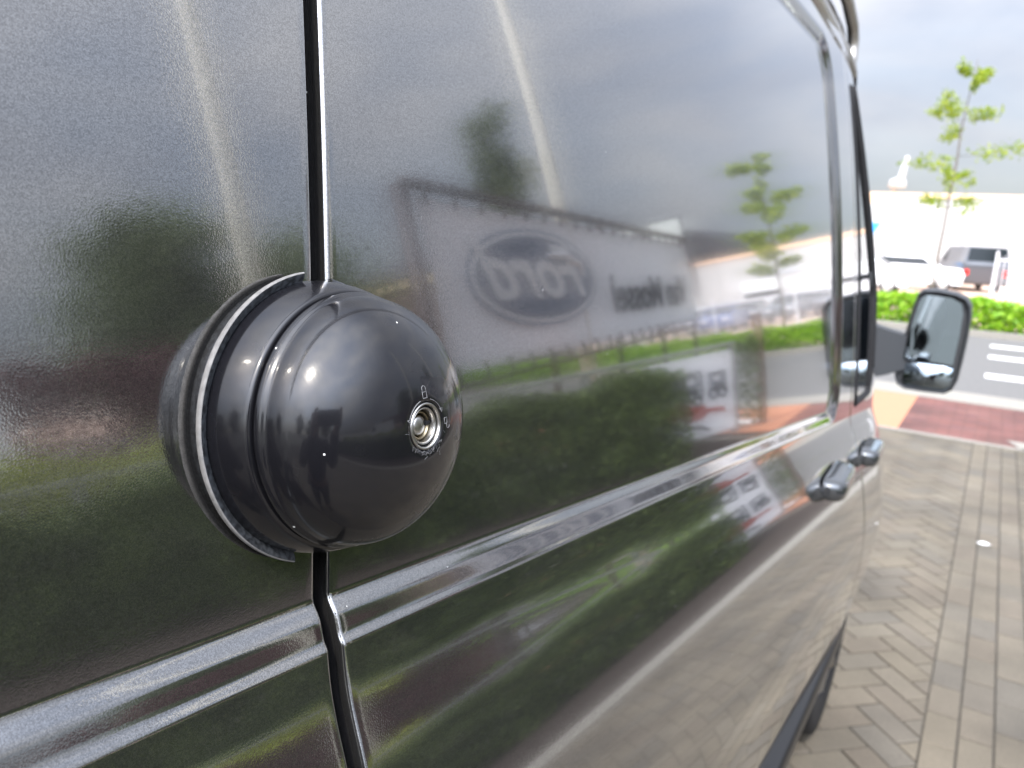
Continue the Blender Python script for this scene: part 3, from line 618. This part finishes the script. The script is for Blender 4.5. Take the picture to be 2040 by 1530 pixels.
tree('young_maple', 'thin young maple with sparse yellow green leaves leaning over the road at the right', (-1.15, 21.0, 0), 6.1, 1.2, 2600, .085, G_TREE, .045, (.18, 0), 13, .42, 'cluster', seed=5)
tree('young_maple', 'fuller young maple mirrored in the van beside the pillar, growing in the far verge', (4.5, 19.9, 0), 5.75, 1.0, 6500, .10, G_TREE, .06, (-.1, 0), 15, .36, 'cluster', seed=9)
tree('poplar', 'narrow dark poplar standing behind the banner', (13.2, 22.0, 0), 9.6, .55, 9000, .16, G_MID, .14, (0, 0), 26, .2, 'column', seed=3)
tree('broad_tree', 'broad dark round tree left of the flagpoles', (16.4, 10.9, 0), 6.2, 1.9, 16000, .2, G_MID, .2, (0, 0), 22, .18, 'round', seed=4)
tree('broad_tree', 'smaller rounded tree to the right of the broad dark tree', (17.0, 15.2, 0), 4.9, 2.9, 15000, .2, G_MID, .16, (0, 0), 18, .15, 'round', seed=6)
for i, (x, y, h, lb) in enumerate([(-17, -34, 9, 'large tree far behind the van, leftmost of the rear row'), (11, -38, 11, 'tallest tree in the row far behind the van'), (19, -30, 8, 'rounded tree in the row behind, beside the tallest one'), (28, -24, 9, 'large tree at the right end of the rear row')]):
    tree('rear_tree', lb, (x, y, 0), h, 4, 7000, .4, G_MID, .3, (0, 0), 20, .15, 'round', 'trees far behind the van', seed=20 + i)

# ------------------------------------------------------------------ rail fence, sign on it
FENCE = mat('weathered_grey_timber', (.30, .30, .29), rough=.8, noise=(8, .2, (.22, .22, .2)), bump=(40, .5), bump_dist=.004)
BROWN = mat('brown_timber', (.16, .10, .065), rough=.8, noise=(8, .2, (.10, .065, .045)))
fen = thing('rail_fence', 'grey timber rail fence with flat coping running beside the van', 'fence', (FL(0), 0, 0))
def fx(y): return FL(y) - FL(0)
def beam(y0, y1, z0, z1, a, b): 
    mb = MB(); V = []
    for z in (z0, z1):
        for y in (y0, y1): V += [(fx(y) + a, y, z), (fx(y) + b, y, z)]
    return mb.add(V, [(0, 1, 3, 2), (4, 6, 7, 5), (0, 4, 5, 1), (2, 3, 7, 6), (0, 2, 6, 4), (1, 5, 7, 3)])
beam(-3.5, 8.12, 1.045, 1.085, -.05, .05).build('coping', FENCE, fen)
for z in (.25, .62): beam(-3.5, 8.12, z, z + .10, -.015, .015).build('rail', FENCE, fen)
for k in range(7):
    y = -3.3 + k * 1.9
    mb = MB(); mb.box(fx(y) - .035, fx(y) + .035, y - .035, y + .035, 0, 1.04, .004); mb.build('post', FENCE, fen)
mb = MB(); mb.box(-.045, .045, -.045, .045, 0, 1.36, .006); tag(mb.build('timber_post', BROWN, loc=(FL(8.55), 8.55, 0)), 'tall brown timber post standing past the open end of the fence', 'post')
def text_mesh(s, size, depth, m, name, parent, shear=0, off=0, sx=1):
    c = bpy.data.curves.new(name, 'FONT'); c.body = s; c.size = size; c.extrude = depth; c.shear = shear; c.offset = off; c.align_x = 'CENTER'; c.align_y = 'CENTER'
    t = bpy.data.objects.new(name, c); COL.objects.link(t); dg = bpy.context.evaluated_depsgraph_get(); dg.update()
    me = bpy.data.meshes.new_from_object(t.evaluated_get(dg)); COL.objects.unlink(t); bpy.data.objects.remove(t)
    me.transform(Matrix.Scale(sx, 4, (1, 0, 0))); me.materials.clear(); me.materials.append(m); o = bpy.data.objects.new(name, me); COL.objects.link(o); o.parent = parent; return o
INK = mat('dark_ink', (.03, .033, .045), rough=.7); FLOWER = mat('red_brick_bed', (.22, .07, .045), rough=.9, noise=(2, .2, (.12, .06, .03)))
rect('flower_bed', 6.5, 60, 8.6, 10.6, .02, FLOWER)
REDINK = mat('red_ink', (.33, .05, .035), rough=.7); BLUE = mat('deep_blue_vinyl', (.115, .14, .20), rough=.6)
SIGNW = mat('off_white_sheet', (.74, .75, .76), rough=.65, noise=(3, .3, (.68, .69, .7)))
# local frame for things facing the van: X' = reading direction, Z' up, Y' away from the reader
def facing(root, p0, p1):          # p0 = reader's left end, p1 = right end
    a = math.atan2(p1[1] - p0[1], p1[0] - p0[0]); root.location = (p0[0], p0[1], 0); root.rotation_euler = (0, 0, a); return math.hypot(p1[0] - p0[0], p1[1] - p0[1])
s0 = (FL(8.05) - .045, 8.05 - .02); s1 = (FL(6.72) - .045, 6.72 - .02)
sg = thing('fence_sign', 'white sign board with dark and red lettering fixed to the end of the fence', 'sign'); LS = facing(sg, s0, s1)
mb = MB(); mb.box(0, LS, 0, .012, .06, 1.0, .002); mb.build('board', SIGNW, sg)
def place(o, x, z, y=-.006): o.location = (x, y, z); o.rotation_euler = (math.pi / 2, 0, 0); return o
def outline(mb, pts, r_=.011): mb.tube([(x, -.006, z) for x, z in pts + pts[:1]], r_, 6)
def truckpic(mb, x, z, s):      # outline drawing: cab, box, wheels
    outline(mb, [(x, z), (x + s, z), (x + s, z + .9 * s), (x, z + .9 * s)]); outline(mb, [(x + s * .15, z + s * .45), (x + s * .85, z + s * .45), (x + s * .75, z + s * .8), (x + s * .25, z + s * .8)])
    for k in (.2, .8): outline(mb, [(x + s * k + .06 * math.cos(t), z - .02 + .06 * math.sin(t)) for t in np.linspace(0, TAU, 9)[:-1]], .016)
    outline(mb, [(x + s * .2, z + s * .2), (x + s * .8, z + s * .2), (x + s * .8, z + s * .32), (x + s * .2, z + s * .32)], .02)
mb = MB(); truckpic(mb, LS * .10, .56, .24); truckpic(mb, LS * .36, .52, .34); mb.build('printed_drawing', INK, sg)
mb = MB()
mb.loft([[(LS * x, -.003 - q, LS * 0 + z) for x, z in ((.12, .36), (.32, .39), (.34, .44), (.50, .45), (.60, .40), (.76, .44), (.78, .34), (.58, .33), (.52, .27), (.36, .28), (.30, .34), (.12, .30))] for q in (0, .005)])
mb.build('red_print', REDINK, sg)
mb = MB(); mb.tube([(LS * .30, -.006, .14), (LS * .4, -.006, .20), (LS * .55, -.006, .22), (LS * .62, -.006, .16)], .018, 6); mb.build('drawn_swoosh', INK, sg)

# ------------------------------------------------------------------ banner on a frame
BAN = mat('pale_grey_banner_cloth', (.70, .71, .74), rough=.8, noise=(.8, .3, (.63, .645, .68)), bump=(1.5, .3), bump_dist=.05)
STEEL = mat('dark_frame_tube', (.07, .055, .055), rough=.5, metal=.3)
b0 = (6.05, 18.0); b1 = (4.5, 6.15)
bf = thing('banner_stand', 'brown steel tube frame holding the large lettered banner', 'frame'); LB_ = facing(bf, b0, b1)
ZB0, ZB1 = 1.22, 3.28
for z, r_ in ((ZB1 + .14, .065), (ZB0 - .14, .03)): mb = MB(); mb.tube([(-.1, 0, z), (LB_ + .2, 0, z)], r_, 10); mb.build('rail', STEEL, bf, smooth=True)
for x in (-.05, LB_ * .25, LB_ * .5, LB_ * .75, LB_ + .12): mb = MB(); mb.tube([(x, .1, 0), (x, .1, ZB1 + .14)], .09 if x > LB_ else .06, 12); mb.build('post', STEEL, bf, smooth=True)
bn = thing('banner', 'wide pale banner with blue oval badge and dark lettering tied to a steel frame', 'banner'); facing(bn, b0, b1)
V = []; F = []; nx, nz = 120, 20
for i in range(nx + 1):
    for j in range(nz + 1):
        x = LB_ * i / nx; z = ZB0 + (ZB1 - ZB0) * j / nz; e = (j / nz - .5) * 2
        z += -.025 * e * abs(math.sin(x * math.pi / .62)) * abs(e) ** 6; V.append((x, -.012 * math.sin(x * 2.1 + z) * (1 - e * e), z))
for i in range(nx):
    for j in range(nz): a = i * (nz + 1) + j; F.append((a, a + nz + 1, a + nz + 2, a + 1))
mesh('cloth', V, F, BAN, bn, smooth=True)
k = 0
while k * .62 < LB_:
    x = .05 + k * .62
    for z0_, z1_ in ((ZB1 - .10, ZB1 + .2), (ZB0 + .10, ZB0 - .16)): mb = MB(); mb.tube([(x, -.035, z0_), (x + .01, -.055, (z0_ + z1_) / 2), (x, -.05, z1_)], .026, 6); mb.build('tie', STEEL, bn)
    k += 1
place(text_mesh('Van Mossel', .98, .004, INK, 'lettering', bn, off=.022, sx=1.22), LB_ * .30, 2.02, -.03)
OX, OZ, OA, OB = LB_ * .765, 2.36, 2.15, .72
def oval(a, b, y, m, name): V = [(OX + a * math.cos(t), y, OZ + b * math.sin(t)) for t in np.linspace(0, TAU, 65)[:-1]]; W_ = [(v[0], y + .006, v[2]) for v in V]; mb = MB(); mb.loft([V, W_]); return mb.build(name, m, bn)
oval(OA, OB, -.024, mat('steel_blue_rim', (.20, .24, .32), rough=.6), 'oval_badge'); oval(OA * .955, OB * .92, -.032, SIGNW, 'badge_ring'); oval(OA * .91, OB * .84, -.040, BLUE, 'badge_field')
place(text_mesh('Ford', 1.12, .004, SIGNW, 'badge_script', bn, shear=.42, off=.024, sx=1.45), OX, OZ + .05, -.046)
mb = MB(); mb.tube([(OX - 1.5, -.046, OZ + .0), (OX - 1.4, -.046, OZ + .22), (OX - .9, -.046, OZ + .34), (OX - .2, -.046, OZ + .33)], [.03, .06, .07, .03], 8); mb.build('script_swash', SIGNW, bn)

# ------------------------------------------------------------------ flagpoles, bollard
POLE = mat('white_pole_enamel', (.60, .57, .48), rough=.6)
def flagpole(label, x, y, r_):
    t = thing('flagpole', label, 'flagpole', (x, y, 0), group='white flagpoles'); mb = MB(); mb.tube([(0, 0, 0), (0, 0, 4), (0, 0, 9)], [r_, r_ * .9, r_ * .6], 16); mb.build('pole', POLE, t, smooth=True)
    mb = MB(); mb.lathe([(0, r_ * 2), (.03, r_ * 2), (.05, r_ * 1.3), (.2, r_ * 1.15)], (0, 0, 0), (0, 0, 1), 20); mb.build('base_collar', POLE, t)
    mb = MB(); mb.lathe([(9, r_ * .6), (9.03, r_), (9.12, r_ * .9), (9.17, .01)], (0, 0, 0), (0, 0, 1), 16); mb.build('finial', ALU, t, smooth=True)
az = math.radians
flagpole('white flagpole nearest the dome lock, standing clear of the banner', 9.2 * math.cos(az(40.6)), 9.2 * math.sin(az(40.6)), .135)
flagpole('white flagpole rising behind the middle of the banner', 11.6 * math.cos(az(63.6)), 11.6 * math.sin(az(63.6)), .12)
t = thing('white_bollard', 'short thick white bollard with a dark band beneath the banner', 'bollard', (13.6 * math.cos(az(63.5)), 13.6 * math.sin(az(63.5)), 0))
mb = MB(); mb.lathe([(0, .15), (.78, .15), (.79, .14)], (0, 0, 0), (0, 0, 1), 24); mb.lathe([(.9, .14), (.91, .15), (1.05, .15), (1.12, .12), (1.15, .02)], (0, 0, 0), (0, 0, 1), 24); mb.build('post', POLE, t, smooth=True)
mb = MB(); mb.lathe([(.78, .146), (.91, .146)], (0, 0, 0), (0, 0, 1), 24); mb.build('band', INK, t)

# ------------------------------------------------------------------ buildings over the road
WALL = mat('white_cladding', (.43, .43, .425), rough=.7, noise=(.3, .3, (.39, .395, .39)))
DKROOF = mat('dark_grey_roofing', (.045, .047, .055), rough=.7); PALEP = mat('peach_render', (.72, .50, .34), rough=.8)
wh = thing('white_warehouse', 'long low white warehouse across the road behind the parked cars', 'building', (0, 52, 0))
mb = MB(); mb.box(-30, 17.4, 0, 22, 0, 4.75); mb.build('wall', WALL, wh)
mb = MB(); mb.box(-30.1, 17.5, -.08, 22.1, 4.75, 5.0); mb.build('roof_edge', PALEP, wh)
mb = MB(); mb.box(-9.5, -5.0, -.05, 0.02, 3.95, 4.72); mb.build('fascia_panel', PALEP, wh)
for x in (-14, -22, 6.5, 12.0):
    mb = MB(); mb.box(x, x + 2.6, -.04, .02, 0.02, 2.9); d_ = mb.build('roller_door', mat('pale_grey_door', (.55, .57, .58), rough=.5), wh)
    mb = MB(); mb.box(x + .1, x + 2.5, -.06, -.04, 1.6, 2.0); mb.build('door_window', GLASSM, d_)
mb = MB(); mb.box(2.4, 4.6, -.05, .02, .9, 2.0); f_ = mb.build('window', INK, wh); mb = MB(); mb.box(2.5, 4.5, -.07, -.05, 1.0, 1.9); mb.build('pane', GLASSM, f_)
SEAMG = mat('cladding_seam', (.26, .26, .26), rough=.7)
for k in range(16): mb = MB(); mb.box(-29 + k * 3 - .03, -29 + k * 3 + .03, -.02, .0, .3, 4.7); mb.build('cladding_joint', SEAMG, wh)
mb = MB(); mb.box(-29.9, 17.3, -.03, .0, .0, .3); mb.build('plinth', SEAMG, wh)
mb = MB(); mb.box(10.6, 13.6, -.06, .02, 3.0, 3.3); mb.build('wall_stripe', mat('grey_stripe', (.4, .42, .45), rough=.6), wh)
t = thing('roof_mast', 'white ventilation mast on the roof of the white warehouse', 'mast', (-6.0, 53, 5.0))
mb = MB(); mb.tube([(-.15, 0, 0), (-.1, 0, .5), (.15, 0, .9), (.35, 0, 2.2)], [.14, .14, .22, .12], 10); mb.build('pipe', WALL, t, smooth=True); mb = MB(); mb.lathe([(.3, .1), (.35, .5), (.8, .45), (.95, .05)], (0, 0, 0), (0, 0, 1), 16); mb.build('cowl', WALL, t, smooth=True)
dk = thing('dark_roofed_building', 'grey building with dark sloping roof beside the white warehouse', 'building', (17.6, 53, 0))
mb = MB(); mb.box(0.05, 16, 1, 14, 0, 5.0); mb.build('wall', WALL, dk)
mb = MB(); mb.loft([[(-4.0, y, 5.12), (-.0, y, 7.7), (4, y, 8.3), (16.5, y, 8.3), (16.5, y, 5.05), (-4, y, 5.05)] for y in (0, 15)]); mb.build('roof', DKROOF, dk)
bb = thing('rooftop_billboard', 'twin white panels in a dark frame on the dark roof', 'billboard', (17.4, 50.5, 0))
for x0_, x1_ in ((-.1, 2.0), (2.9, 5.2)):
    mb = MB(); mb.box(5.2 - x1_ - .1, 5.2 - x0_ + .1, 0, .2, 6.5, 8.6, .02); f_ = mb.build('panel_frame', INK, bb); mb = MB(); mb.box(5.2 - x1_ + .05, 5.2 - x0_ - .05, -.04, -.0, 6.65, 8.45); mb.build('panel', mat('grey_white_panel', (.42, .46, .44), rough=.6), f_)
for x in (1, 4.2): mb = MB(); mb.tube([(x, .1, 0), (x, .1, 6.5)], .12, 8); mb.build('support', INK, bb)
br = thing('brown_house', 'small brown brick house with a tan fascia, left of the banner', 'building', (15.0, 20.5, 0))
BRK = mat('brown_brick', (.11, .085, .075), rough=.9, noise=(3, .3, (.15, .11, .09)))
mb = MB(); mb.box(0, 7, 0, 9, 0, 4.1); mb.build('wall', BRK, br); mb = MB(); mb.box(-.2, 7.2, -.2, 9.2, 4.1, 4.5); mb.build('fascia', mat('tan_fascia', (.42, .34, .2), rough=.7), br)
mb = MB(); mb.loft([[(-.3, -.3, 4.5), (7.3, -.3, 4.5), (7.3, 9.3, 4.5), (-.3, 9.3, 4.5)], [(3, 3.5, 5.9), (4, 3.5, 5.9), (4, 5.5, 5.9), (3, 5.5, 5.9)]]); mb.build('roof', DKROOF, br)
for y in (1, 3.6, 6.2): mb = MB(); mb.box(-.03, .02, y, y + 1.4, 1.0, 2.3); f_ = mb.build('window', SIGNW, br); mb = MB(); mb.box(-.05, -.03, y + .08, y + 1.32, 1.08, 2.22); mb.build('pane', GLASSM, f_)
# bar fence round the forecourt
bfn = thing('bar_fence', 'white vertical bar fence in front of the warehouse forecourt', 'fence', (0, 25, 0)); FW = mat('pale_fence_paint', (.62, .63, .66), rough=.5)
mb = MB()
for k in range(150): x = .12 + k * .122; mb.box(x - .011, x + .011, -.011, .011, .12, 1.62)
mb.build('bars', FW, bfn)
for z in (.2, 1.5): mb = MB(); mb.box(.05, 18.4, -.015, .015, z, z + .04); mb.build('rail', FW, bfn)
for k in range(8): x = .05 + k * 2.62; mb = MB(); mb.box(x - .03, x + .03, -.03, .03, 0, 1.75); mb.build('post', FW, bfn)

# ------------------------------------------------------------------ vehicles
CARGLASS = mat('car_glass', (.01, .014, .016), rough=.12, spec=.25)
TYRE = mat('tyre_black', (.02, .02, .02), rough=.8); REDL = mat('red_tail_lamp', (.6, .02, .015), rough=.2, coat=1); WLAMP = mat('clear_head_lamp', (.7, .72, .74), rough=.1, coat=1)
def car(name, label, cat, loc, rz, col, kind='hatch', group=None):
    pm = mat('car_paint', col, rough=.3, coat=1, coat_r=.03, spec=.5); t = thing(name, label, cat, loc, rz, group)
    P = {'hatch': ([(-2.0, .45), (-2.05, .75), (-1.95, .98), (-1.1, 1.04), (1.5, 1.02), (1.95, .95), (2.05, .7), (2.0, .4)], [(-1.15, 1.02), (-.55, 1.43), (.1, 1.5), (1.0, 1.46), (1.72, 1.02)], .86, 1.75),
         'van': ([(-2.5, .45), (-2.55, .8), (-2.4, 1.1), (-1.7, 1.25), (2.4, 1.3), (2.5, 1.2), (2.5, .7), (2.45, .4)], [(-1.75, 1.24), (-1.1, 1.9), (-.7, 2.0), (2.3, 2.0), (2.42, 1.28)], .95, 1.9)}[kind]
    body, cab, hw, wdt = P; mb = MB(); rings = []
    for s_, k in ((-1, .9), (-.96, .985), (-.6, 1), (.6, 1), (.96, .985), (1, .9)):
        rings.append([(x * (1 if abs(s_) < .9 else .985), s_ * hw, .42 + (z - .42) * k) for x, z in body] + [(1.9 * body[-1][0] / 2, s_ * hw, .3), (1.9 * body[0][0] / 2, s_ * hw, .3)])
    mb.loft(rings); smooth_angle(mb.build('body', pm, t), 35)
    rings = []; glass = MB()
    top = max(z for x, z in cab); z0_ = cab[0][1]
    for s_ in (-1, -.85, .85, 1): rings.append([(x, s_ * (hw * .97 - .16 * (z - z0_) / (top - z0_)), z) for x, z in cab])
    mb = MB(); mb.loft(rings); c_ = smooth_angle(mb.build('cabin', pm, t), 35)
    def q(u): return u
    for s_ in (-1, 1):
        y = lambda z: s_ * (hw * .97 - .16 * (z - z0_) / (top - z0_) + .008)
        x0_, x1_ = cab[0][0] + .35, cab[-1][0] - .3
        if kind == 'van': x1_ = -.6
        V = [(x0_, y(z0_ + .05), z0_ + .05), (x1_, y(z0_ + .05), z0_ + .05), (x1_ - .2, y(top - .12), top - .12), (x0_ + .42, y(top - .12), top - .12)]
        mesh('side_window', V, [(0, 1, 2, 3)], CARGLASS, t)
        mb = MB(); mb.box(body[1][0] - .02, body[1][0] + .12, s_ * hw * .62 - .16, s_ * hw * .62 + .16, .66, .8, .01); mb.build('headlight', WLAMP, t)
        mb = MB(); mb.box(body[-2][0] - .1, body[-2][0] + .02, s_ * hw * .82 - .09, s_ * hw * .82 + .09, .72, .98, .01); mb.build('tail_light', REDL, t)
        for x in (-1.25, 1.25): 
            wd_ = wheel('wheel', 0, 0, .31, .2, t, TYRE, None, 20); wd_.location = (x, s_ * (hw + .005), .31); wd_.rotation_euler = (0, 0, math.pi / 2 * s_)
    a, b = cab[0], cab[1]
    mesh('windscreen', [(a[0] + .06 - .03, -hw * .85, a[1] + .05), (a[0] + .03, hw * .85, a[1] + .05), (b[0] - .05, hw * .78, b[1] - .03), (b[0] - .05, -hw * .78, b[1] - .03)], [(0, 1, 2, 3)], CARGLASS, t)
    a, b = cab[-1], cab[-2]
    mesh('rear_window', [(a[0] + .0, -hw * .85, a[1] + .08), (a[0] + .0, hw * .85, a[1] + .08), (b[0] + .03, hw * .78, b[1] - .05), (b[0] + .03, -hw * .78, b[1] - .05)], [(0, 1, 2, 3)], CARGLASS, t)
    return t
CARS = 'cars parked in front of the warehouse'
car('parked_car', 'white car beyond the lime hedge, just left of the door mirror', 'car', (-4.6, 33, 0), math.pi, (.75, .77, .77), 'hatch', CARS)
car('parked_car', 'white hatchback parked between the nearer white car and the black van', 'car', (-3.3, 38.5, 0), math.pi + .25, (.75, .76, .76), 'hatch', CARS)
car('parked_minivan', 'black van with red tail lamps above the door mirror', 'van', (-1.15, 43, 0), math.pi / 2 * -1 + .3, (.05, .055, .065), 'van', CARS)
for (a_, rho, rz, c, lb) in [(71.7, 42, 1.3, (.75, .76, .75), 'white car at the edge of the banner in the reflection'), (72.9, 41, 1.5, (.03, .07, .22), 'deep blue car glinting beside the white one'), (74.6, 45, 1.5, (.04, .045, .05), 'black car right of the blue car'), (77.6, 43, 1.7, (.035, .05, .06), 'dark petrol blue car behind the young maple'), (79.2, 45, 1.4, (.05, .05, .055), 'charcoal car furthest right in the reflection'),
                          (69.8, 44, 1.5, (.1, .1, .11), 'dark grey car just behind the banner end'), (66, 40, 1.5, (.5, .5, .52), 'silver car seen below the banner'), (58, 36, 1.5, (.2, .05, .04), 'dark red car far below the banner')]:
    car('parked_car', lb, 'car', (rho * math.cos(az(a_)), rho * math.sin(az(a_)), 0), rz, c, 'hatch', CARS)
car('parked_minivan', 'white van parked at the far left beyond the yellow green shrubs', 'van', (11.6, 2.3, 0), 1.7, (.6, .6, .58), 'van')
tk = thing('box_truck', 'white box truck with a blue patch parked against the warehouse', 'truck', (-7.2, 47.5, 0))
mb = MB(); mb.box(-3.2, 2.6, -1.2, 1.2, .9, 4.05, .18); smooth_angle(mb.build('cargo_box', WALL, tk), 40)
mb = MB(); mb.box(-5.2, -3.25, -1.15, 1.15, .6, 2.9, .2); cb_ = smooth_angle(mb.build('cab', WALL, tk), 40); mb = MB(); mb.box(-5.22, -5.18, -.95, .95, 1.7, 2.6); mb.build('windscreen', GLASSM, cb_)
mb = MB(); mb.add([(-.6, -1.21, 2.35), (1.1, -1.21, 2.25), (1.5, -1.21, 3.05), (-.6, -1.21, 3.0)], [(0, 1, 2, 3)]); mb.build('blue_patch', mat('bright_blue_vinyl', (.03, .30, .72), rough=.5), tk)
for x in (-4.2, .3, 1.4):
    for s_ in (-1, 1): w_ = wheel('wheel', 0, 0, .45, .28, tk, TYRE, None, 20); w_.location = (x, s_ * 1.2, .45); w_.rotation_euler = (0, 0, math.pi / 2 * s_)

# ------------------------------------------------------------------ the photographer, standing behind the camera position
SKIN = mat('skin', (.48, .27, .19), rough=.5); CLOTH = mat('black_jacket_cloth', (.012, .012, .016), rough=.8); TROU = mat('dark_trouser_cloth', (.02, .022, .03), rough=.85); HAIR = mat('dark_brown_hair', (.025, .017, .012), rough=.6)
PO = Vector((.53, -.44, 0)); pf = Vector((-.53, .85, 0)).normalized(); pr_ = Vector((pf.y, -pf.x, 0))
def W3(f, r_, z): return PO + pf * f + pr_ * r_ + Vector((0, 0, z))
CP = Vector((.26, 0, 1.6))
def K(a, b, c): return CP + right * a + up * b + fwd * c
def skin_obj(name, nodes, edges, m, parent, root=0, sub=2):
    me = bpy.data.meshes.new(name); me.from_pydata([tuple(n[0] - parent.location) if parent else tuple(n[0]) for n in nodes], edges, []); me.update(); me.materials.append(m)
    o = bpy.data.objects.new(name, me); COL.objects.link(o); o.parent = parent
    md = o.modifiers.new('skin', 'SKIN'); md.use_smooth_shade = True; sb = o.modifiers.new('sub', 'SUBSURF'); sb.levels = sub; sb.render_levels = sub
    for i, n in enumerate(nodes): me.skin_vertices[0].data[i].radius = (n[1], n[1] * (n[2] if len(n) > 2 else 1)); me.skin_vertices[0].data[i].use_root = (i == root)
    dg = bpy.context.evaluated_depsgraph_get(); dg.update(); nm = bpy.data.meshes.new_from_object(o.evaluated_get(dg)); o.modifiers.clear(); o.data = nm; return o
person = thing('person', 'person in black jacket and dark trousers holding up a phone beside the van', 'person', tuple(PO))
nodes = [(W3(0, 0, .96), .13), (W3(.0, 0, 1.15), .12), (W3(.01, 0, 1.34), .14), (W3(0, 0, 1.47), .07), (W3(.03, 0, 1.54), .055), (W3(.05, 0, 1.61), .078), (W3(.06, 0, 1.69), .09), (W3(.05, 0, 1.755), .06), (W3(.155, 0, 1.635), .012)]
edges = [(0, 1), (1, 2), (2, 3), (3, 4), (4, 5), (5, 6), (6, 7), (5, 8)]
def chain(st, pts):
    prev = st
    for p in pts: nodes.append(p); edges.append((prev, len(nodes) - 1)); prev = len(nodes) - 1
    return prev
for s_ in (-1, 1):
    chain(0, [(W3(0, s_ * .09, .86), .085), (W3(.02, s_ * .10, .50), .058), (W3(-.01, s_ * .11, .10), .04), (W3(.05, s_ * .12, .045), .035), (W3(.15, s_ * .13, .035), .03)])
    ends = K(-.062, -.03, -.05) if s_ < 0 else K(.145, -.03, -.05)
    q = chain(2, [(W3(.0, s_ * .17, 1.41), .06), (W3(.10, s_ * .25, 1.18), .042), (ends - up * .07 - fwd * .06, .026), (ends, .027)])
    e = -.035 if s_ < 0 else .125
    for k, (b0_, b1_, L_) in enumerate([(.02, .034, .012), (.0, .012, .015), (-.02, -.010, .013), (-.038, -.030, .010)]):
        chain(q, [(K(e + s_ * .018, b0_, -.028), .0095), (K(e + s_ * .013, b1_, -.010), .0085), (K(e - s_ * L_ * .3, b1_ + .002, -.004), .0075)])
    chain(q, [(K(e + s_ * .02, -.045, -.04), .011), (K(e + s_ * .0, -.035, -.028), .010), (K(e - s_ * .025, -.02, -.024), .009)])
body_p = skin_obj('body', nodes, edges, SKIN, person)
nodes = [(W3(0, 0, .90), .165), (W3(0, 0, 1.12), .16), (W3(.01, 0, 1.34), .175), (W3(0, 0, 1.47), .10), (W3(.01, 0, 1.52), .075)]; edges = [(0, 1), (1, 2), (2, 3), (3, 4)]
for s_ in (-1, 1):
    ends = K(-.062, -.03, -.05) if s_ < 0 else K(.145, -.03, -.05)
    chain(2, [(W3(.0, s_ * .18, 1.41), .085), (W3(.10, s_ * .26, 1.17), .065), (ends - up * .085 - fwd * .075, .042), (ends - up * .06 - fwd * .05, .036)])
skin_obj('jacket', nodes, edges, CLOTH, person)
nodes = [(W3(0, 0, .97), .15)]; edges = []
for s_ in (-1, 1): chain(0, [(W3(0, s_ * .09, .84), .105), (W3(.02, s_ * .10, .50), .08), (W3(-.01, s_ * .11, .09), .06)])
skin_obj('trousers', nodes, edges, TROU, person)
nodes = [(W3(-.02, 0, 1.60), .06), (W3(.0, 0, 1.66), .09), (W3(.02, 0, 1.72), .098), (W3(.045, 0, 1.785), .07)]; edges = [(0, 1), (1, 2), (2, 3)]; skin_obj('hair', nodes, edges, HAIR, person)
for s_ in (-1, 1):
    nodes = [(W3(-.04, s_ * .11, .05), .048), (W3(.06, s_ * .12, .045), .046), (W3(.17, s_ * .13, .04), .038)]; skin_obj('shoe', nodes, [(0, 1), (1, 2)], RUBBER, person)
for s_ in (-1, 1): mb = MB(); p = W3(.138, s_ * .033, 1.675) - PO; mb.lathe([(-.012, .011), (0, .010), (.006, .006), (.008, .001)], tuple(p), tuple(pf), 12); mb.build('eye', mat('eye_white', (.7, .7, .7), rough=.2), body_p if False else person, smooth=True)
V = [K(a, b, c) - CP for c in (-.014, -.006) for a, b in ((-.03, -.045), (.125, -.045), (.13, -.04), (.13, .025), (.125, .03), (-.03, .03), (-.035, .025), (-.035, -.04))]
ph = thing('phone', 'black smartphone held sideways in both hands of the photographer', 'phone', tuple(CP)); mb = MB(); mb.loft([V[:8], V[8:]]); mb.build('phone_case', PLASTIC, ph)
V = [K(a, b, -.0145) - CP for a, b in ((-.028, -.04), (.122, -.04), (.122, .025), (-.028, .025))]; mesh('screen', V, [(0, 1, 2, 3)], GLASSM, ph)
